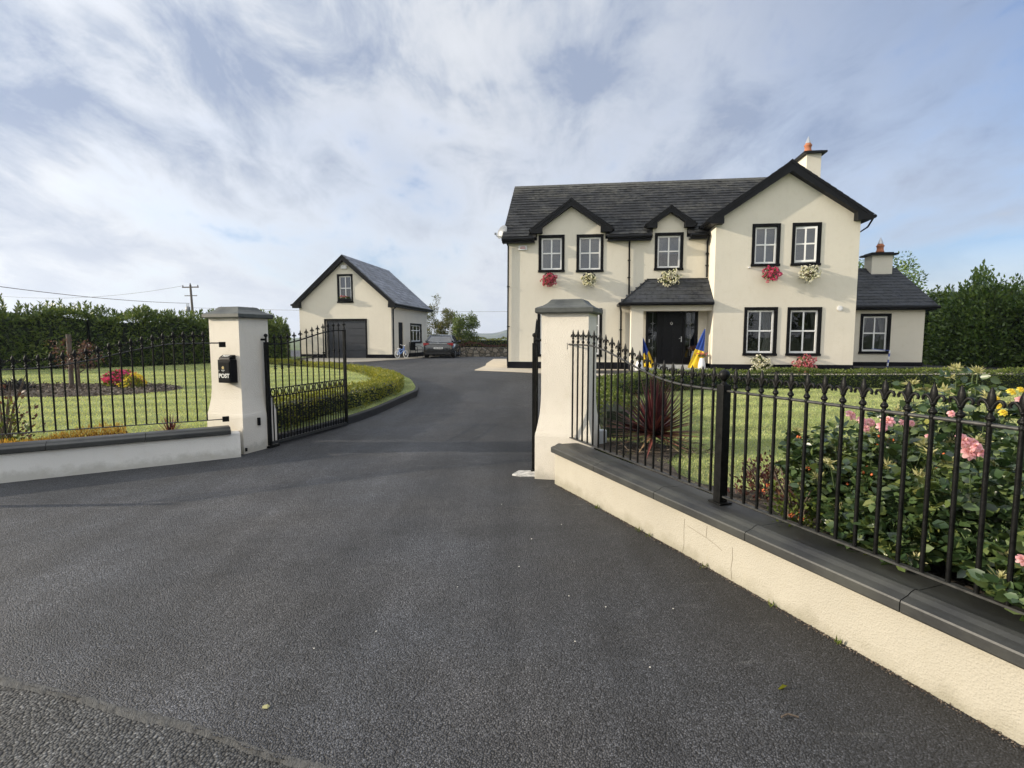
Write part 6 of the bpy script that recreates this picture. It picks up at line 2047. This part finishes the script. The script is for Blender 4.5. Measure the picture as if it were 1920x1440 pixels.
# ================================================================== BICYCLE AND BENCH
bike = empty('bicycle', (-6.15, 29.75, hzf(-6, 29.7) + .025), R(62), 'small blue and white child bicycle leaning by the garage corner', 'bicycle')
M_bblue = pm('bike_blue', (0.12, 0.22, 0.50), .4, .1, 10)
for x in (-.36, .36):
    mb = Mb(); mb.tube([(.20 * math.cos(a), 0, .22 + .20 * math.sin(a)) for a in np.linspace(0, 2 * math.pi, 25)], .020, 6, cap=False); w = mb.build('wheel', M_potw, bike); w.location = (x, 0, 0)
    mb = Mb()
    for k in range(8):
        a = k * math.pi / 4; mb.tube([(0, 0, .22), (.19 * math.cos(a), 0, .22 + .19 * math.sin(a))], .006, 4)
    mb.tube([(0, -.04, .22), (0, .04, .22)], .03, 8); mb.build('spokes', M_white, w)
mb = Mb()
for a_, b_ in (((-.36, 0, .22), (-.1, 0, .24)), ((-.1, 0, .24), (-.2, 0, .52)), ((-.36, 0, .22), (-.18, 0, .46)), ((-.1, 0, .24), (.24, 0, .52)), ((-.17, 0, .42), (.24, 0, .56)), ((.36, 0, .22), (.24, 0, .50)), ((.24, 0, .50), (.20, 0, .68))):
    mb.tube([a_, b_], .024, 6)
mb.build('frame', M_bblue, bike)
mb = Mb(); mb.tube([(.14, -.22, .76), (.20, -.06, .70), (.20, .06, .70), (.14, .22, .76)], .016, 6); mb.build('handlebar', M_steel, bike)
mb = Mb(); mb.lathe([(0, 0), (.07, .005), (.06, .04), (0, .05)], (-.22, 0, .52), 10, sx=1.7); mb.build('saddle', M_potw, bike)
mb = Mb(); mb.tube([(-.1, -.1, .18), (-.1, .1, .30)], .015, 5); mb.box(-.16, -.06, -.14, -.08, .16, .19); mb.build('pedal', M_tyre, bike)

def Gp(n, a):     # garage side-wall frame
    return (GP[0] + n * math.cos(HA) - a * math.sin(HA), GP[1] + n * math.sin(HA) + a * math.cos(HA))
bx, by = Gp(.50, 2.85)
bench = empty('garden_bench', (bx, by, hzf(bx, by) + .03), HA + R(90), 'black metal garden bench against the garage side wall', 'bench')
mb = Mb(); mb.box(-.5, .5, -.22, .22, .42, .45); mb.build('seat', M_black, bench, .01)
mb = Mb(); 
for k in range(9):
    x = -.46 + k * .115; mb.box(x, x + .05, .20, .225, .45, .86)
mb.tube([(-.5, .22, .45), (-.5, .26, .90), (.5, .26, .90), (.5, .22, .45)], .018, 6); mb.build('backrest', M_black, bench)
for s_ in (-1, 1):
    mb = Mb(); mb.tube([(s_ * .5, .24, .66), (s_ * .5, -.05, .68), (s_ * .5, -.24, .62), (s_ * .5, -.24, .0)], .016, 6); mb.tube([(s_ * .5, -.20, .43), (s_ * .5, .20, .43), (s_ * .5, .24, .0)], .016, 6); mb.build('arm_and_legs', M_black, bench)
# small dark lamp on the corner by the bicycle
# ================================================================== BACK YARD
mb = Mb(); mb.prism([(-.25, -.3), (.25, -.3), (.22, .55), (-.22, .55)], -7.5, 9.0, 'x')
sw_ = mb.build('stone_wall', M_stone); sw_.location = (-1, 36.2, .27); tag(sw_, 'low rubble stone wall at the back of the yard', 'wall')
mb = Mb()
x = -7.5
k = 0
while x < 9:
    w = rng.uniform(.2, .42); h_ = rng.uniform(.03, .09)
    mb.box(x, x + w - .02, -.24 + rng.uniform(0, .04), .24, .55, .55 + h_); x += w
mb.build('cope_stones', M_stone, sw_)
hedge('heather_bank', [(-8, 37.1), (9, 37.1)], 1.3, lambda x, y: .5, lambda x, y: 1.12 + .10 * math.sin(x * 1.7), 12000, .07, .02, M_rusty, 'bank of brown red heathery shrubs above the stone wall', 'shrub', bumps=.1)
hedge('field_hedge', [(-14, 39.6), (12, 39.6)], 1.4, lambda x, y: .3, lambda x, y: 1.55 + .05 * math.sin(x * 1.3), 16000, .09, .045, M_box, 'bright green hedge behind the brown shrubs at the back of the yard', bumps=.1)
mb = Mb(); mb.box(-.05, .05, -.05, .05, 0, 2.35); o = mb.build('white_post', M_potw); o.location = (-4.7, 40.6, .1); tag(o, 'slim white post standing between the saplings behind the car', 'post')

# utility pole and wires
up_ = empty('utility_pole', (-42.9, 72.0, -.4), R(-8), 'wooden electricity pole with transformer standing beyond the laurel hedge', 'utility pole')
mb = Mb(); mb.tube([(.35, 0, 0), (0, 0, 8.95)], .19, 8, r1=.13); mb.build('pole', M_wood, up_)
mb = Mb(); mb.box(-1.2, 1.2, -.06, .06, 8.55, 8.70); mb.build('crossarm', M_wood, up_)
mb = Mb(); mb.box(-.9, .9, -.05, .05, 7.45, 7.55); mb.build('crossarm', M_wood, up_)
mb = Mb(); mb.lathe([(.0, 0), (.26, .02), (.28, .7), (.12, .78), (0, .8)], (-.45, -.1, 5.3), 10)
for k in range(3): mb.tube([(-.62 + k * .16, -.1, 6.05), (-.62 + k * .16, -.1, 6.45)], .035, 5)
mb.build('transformer', M_galv, up_)
mb = Mb()
for x in (-1.1, 0.0, 1.1): mb.lathe([(.05, 0), (.08, .05), (.05, .1), (.08, .15), (.03, .22)], (x, 0, 8.70 if x else 8.95), 6)
mb.build('insulator', M_boxblack, up_)


def wire(p, q, sag, r_, lab):
    p = np.array(p); q = np.array(q)
    pts = [tuple(p + (q - p) * t - np.array([0, 0, 4 * sag * t * (1 - t)])) for t in np.linspace(0, 1, 24)]
    mb = Mb(); mb.tube(pts, r_, 4, cap=False); o = mb.build('overhead_wire', M_wood); tag(o, lab, 'wire', 'overhead wires')
wire((-43.1, 71.9, 6.1), (-44.0, 30.0, 6.9), .75, .035, 'thickest overhead wire sloping down from upper left to the pole')
wire((-42.7, 72.0, 5.5), (15, 72.0, 5.2), .35, .020, 'faint wire running from the pole across behind the garage')
wire((-44.1, 72.1, 8.4), (-75, 78, 7.6), .9, .020, 'faint high wire running away to the left of the pole')

# hill
xs = np.linspace(-900, 1400, 90); ys = np.linspace(1500, 3100, 40)
gx, gy = np.meshgrid(xs, ys, indexing='ij')
ridge = 8 + 96 * smst((gx + 330) / 900) + 5 * np.sin(gx / 60.) + 3.5 * np.sin(gx / 23. + 1)
prof = smst((gy - 1500) / 520)
gz = -4 + (ridge * prof) * np.clip((gx + 700) / 300, 0, 1)
V = np.stack([gx, gy, gz], -1).reshape(-1, 3)
ny = gx.shape[1]; nxx = gx.shape[0]
ii = (np.arange(nxx - 1)[:, None] * ny + np.arange(ny - 1)[None, :]).ravel()
o = newobj('hill', raw_mesh('hill', V, np.stack([ii, ii + ny, ii + ny + 1, ii + 1], 1)), M_hill); tag(o, kind='structure')
for p in o.data.polygons: p.use_smooth = True
# trees across the road, seen only as reflections in the windows
for i, (x, y) in enumerate([(-9, -16), (-2, -18), (5, -17), (12, -18), (19, -16)]):
    tree('roadside_tree', x, y, -.3, 5.2 + .4 * (i % 3), 3.2, 1500, .5, M_laurel, 'dark roadside tree standing across the road from the gateway', trunk_h=.25, tr=.15, limbs=10, group='trees across the road')
# haze: even thin air between here and the hills
mb = Mb(); mb.box(-3600, 3600, -3600, 3600, -8, 125)
hzo = mb.build('haze', None); tag(hzo, kind='stuff')
m = bpy.data.materials.new('haze_air'); m.use_nodes = True; m.node_tree.nodes.clear(); T = NT(m.node_tree)
out = T.n('ShaderNodeOutputMaterial'); pvn = T.n('ShaderNodeVolumePrincipled')
pvn.inputs['Color'].default_value = (0.72, 0.82, 1.0, 1)
pvn.inputs['Density'].default_value = 0.00028
pvn.inputs['Anisotropy'].default_value = 0.3
T.l(pvn.outputs[0], out.inputs[1])
hzo.data.materials.clear(); hzo.data.materials.append(m)
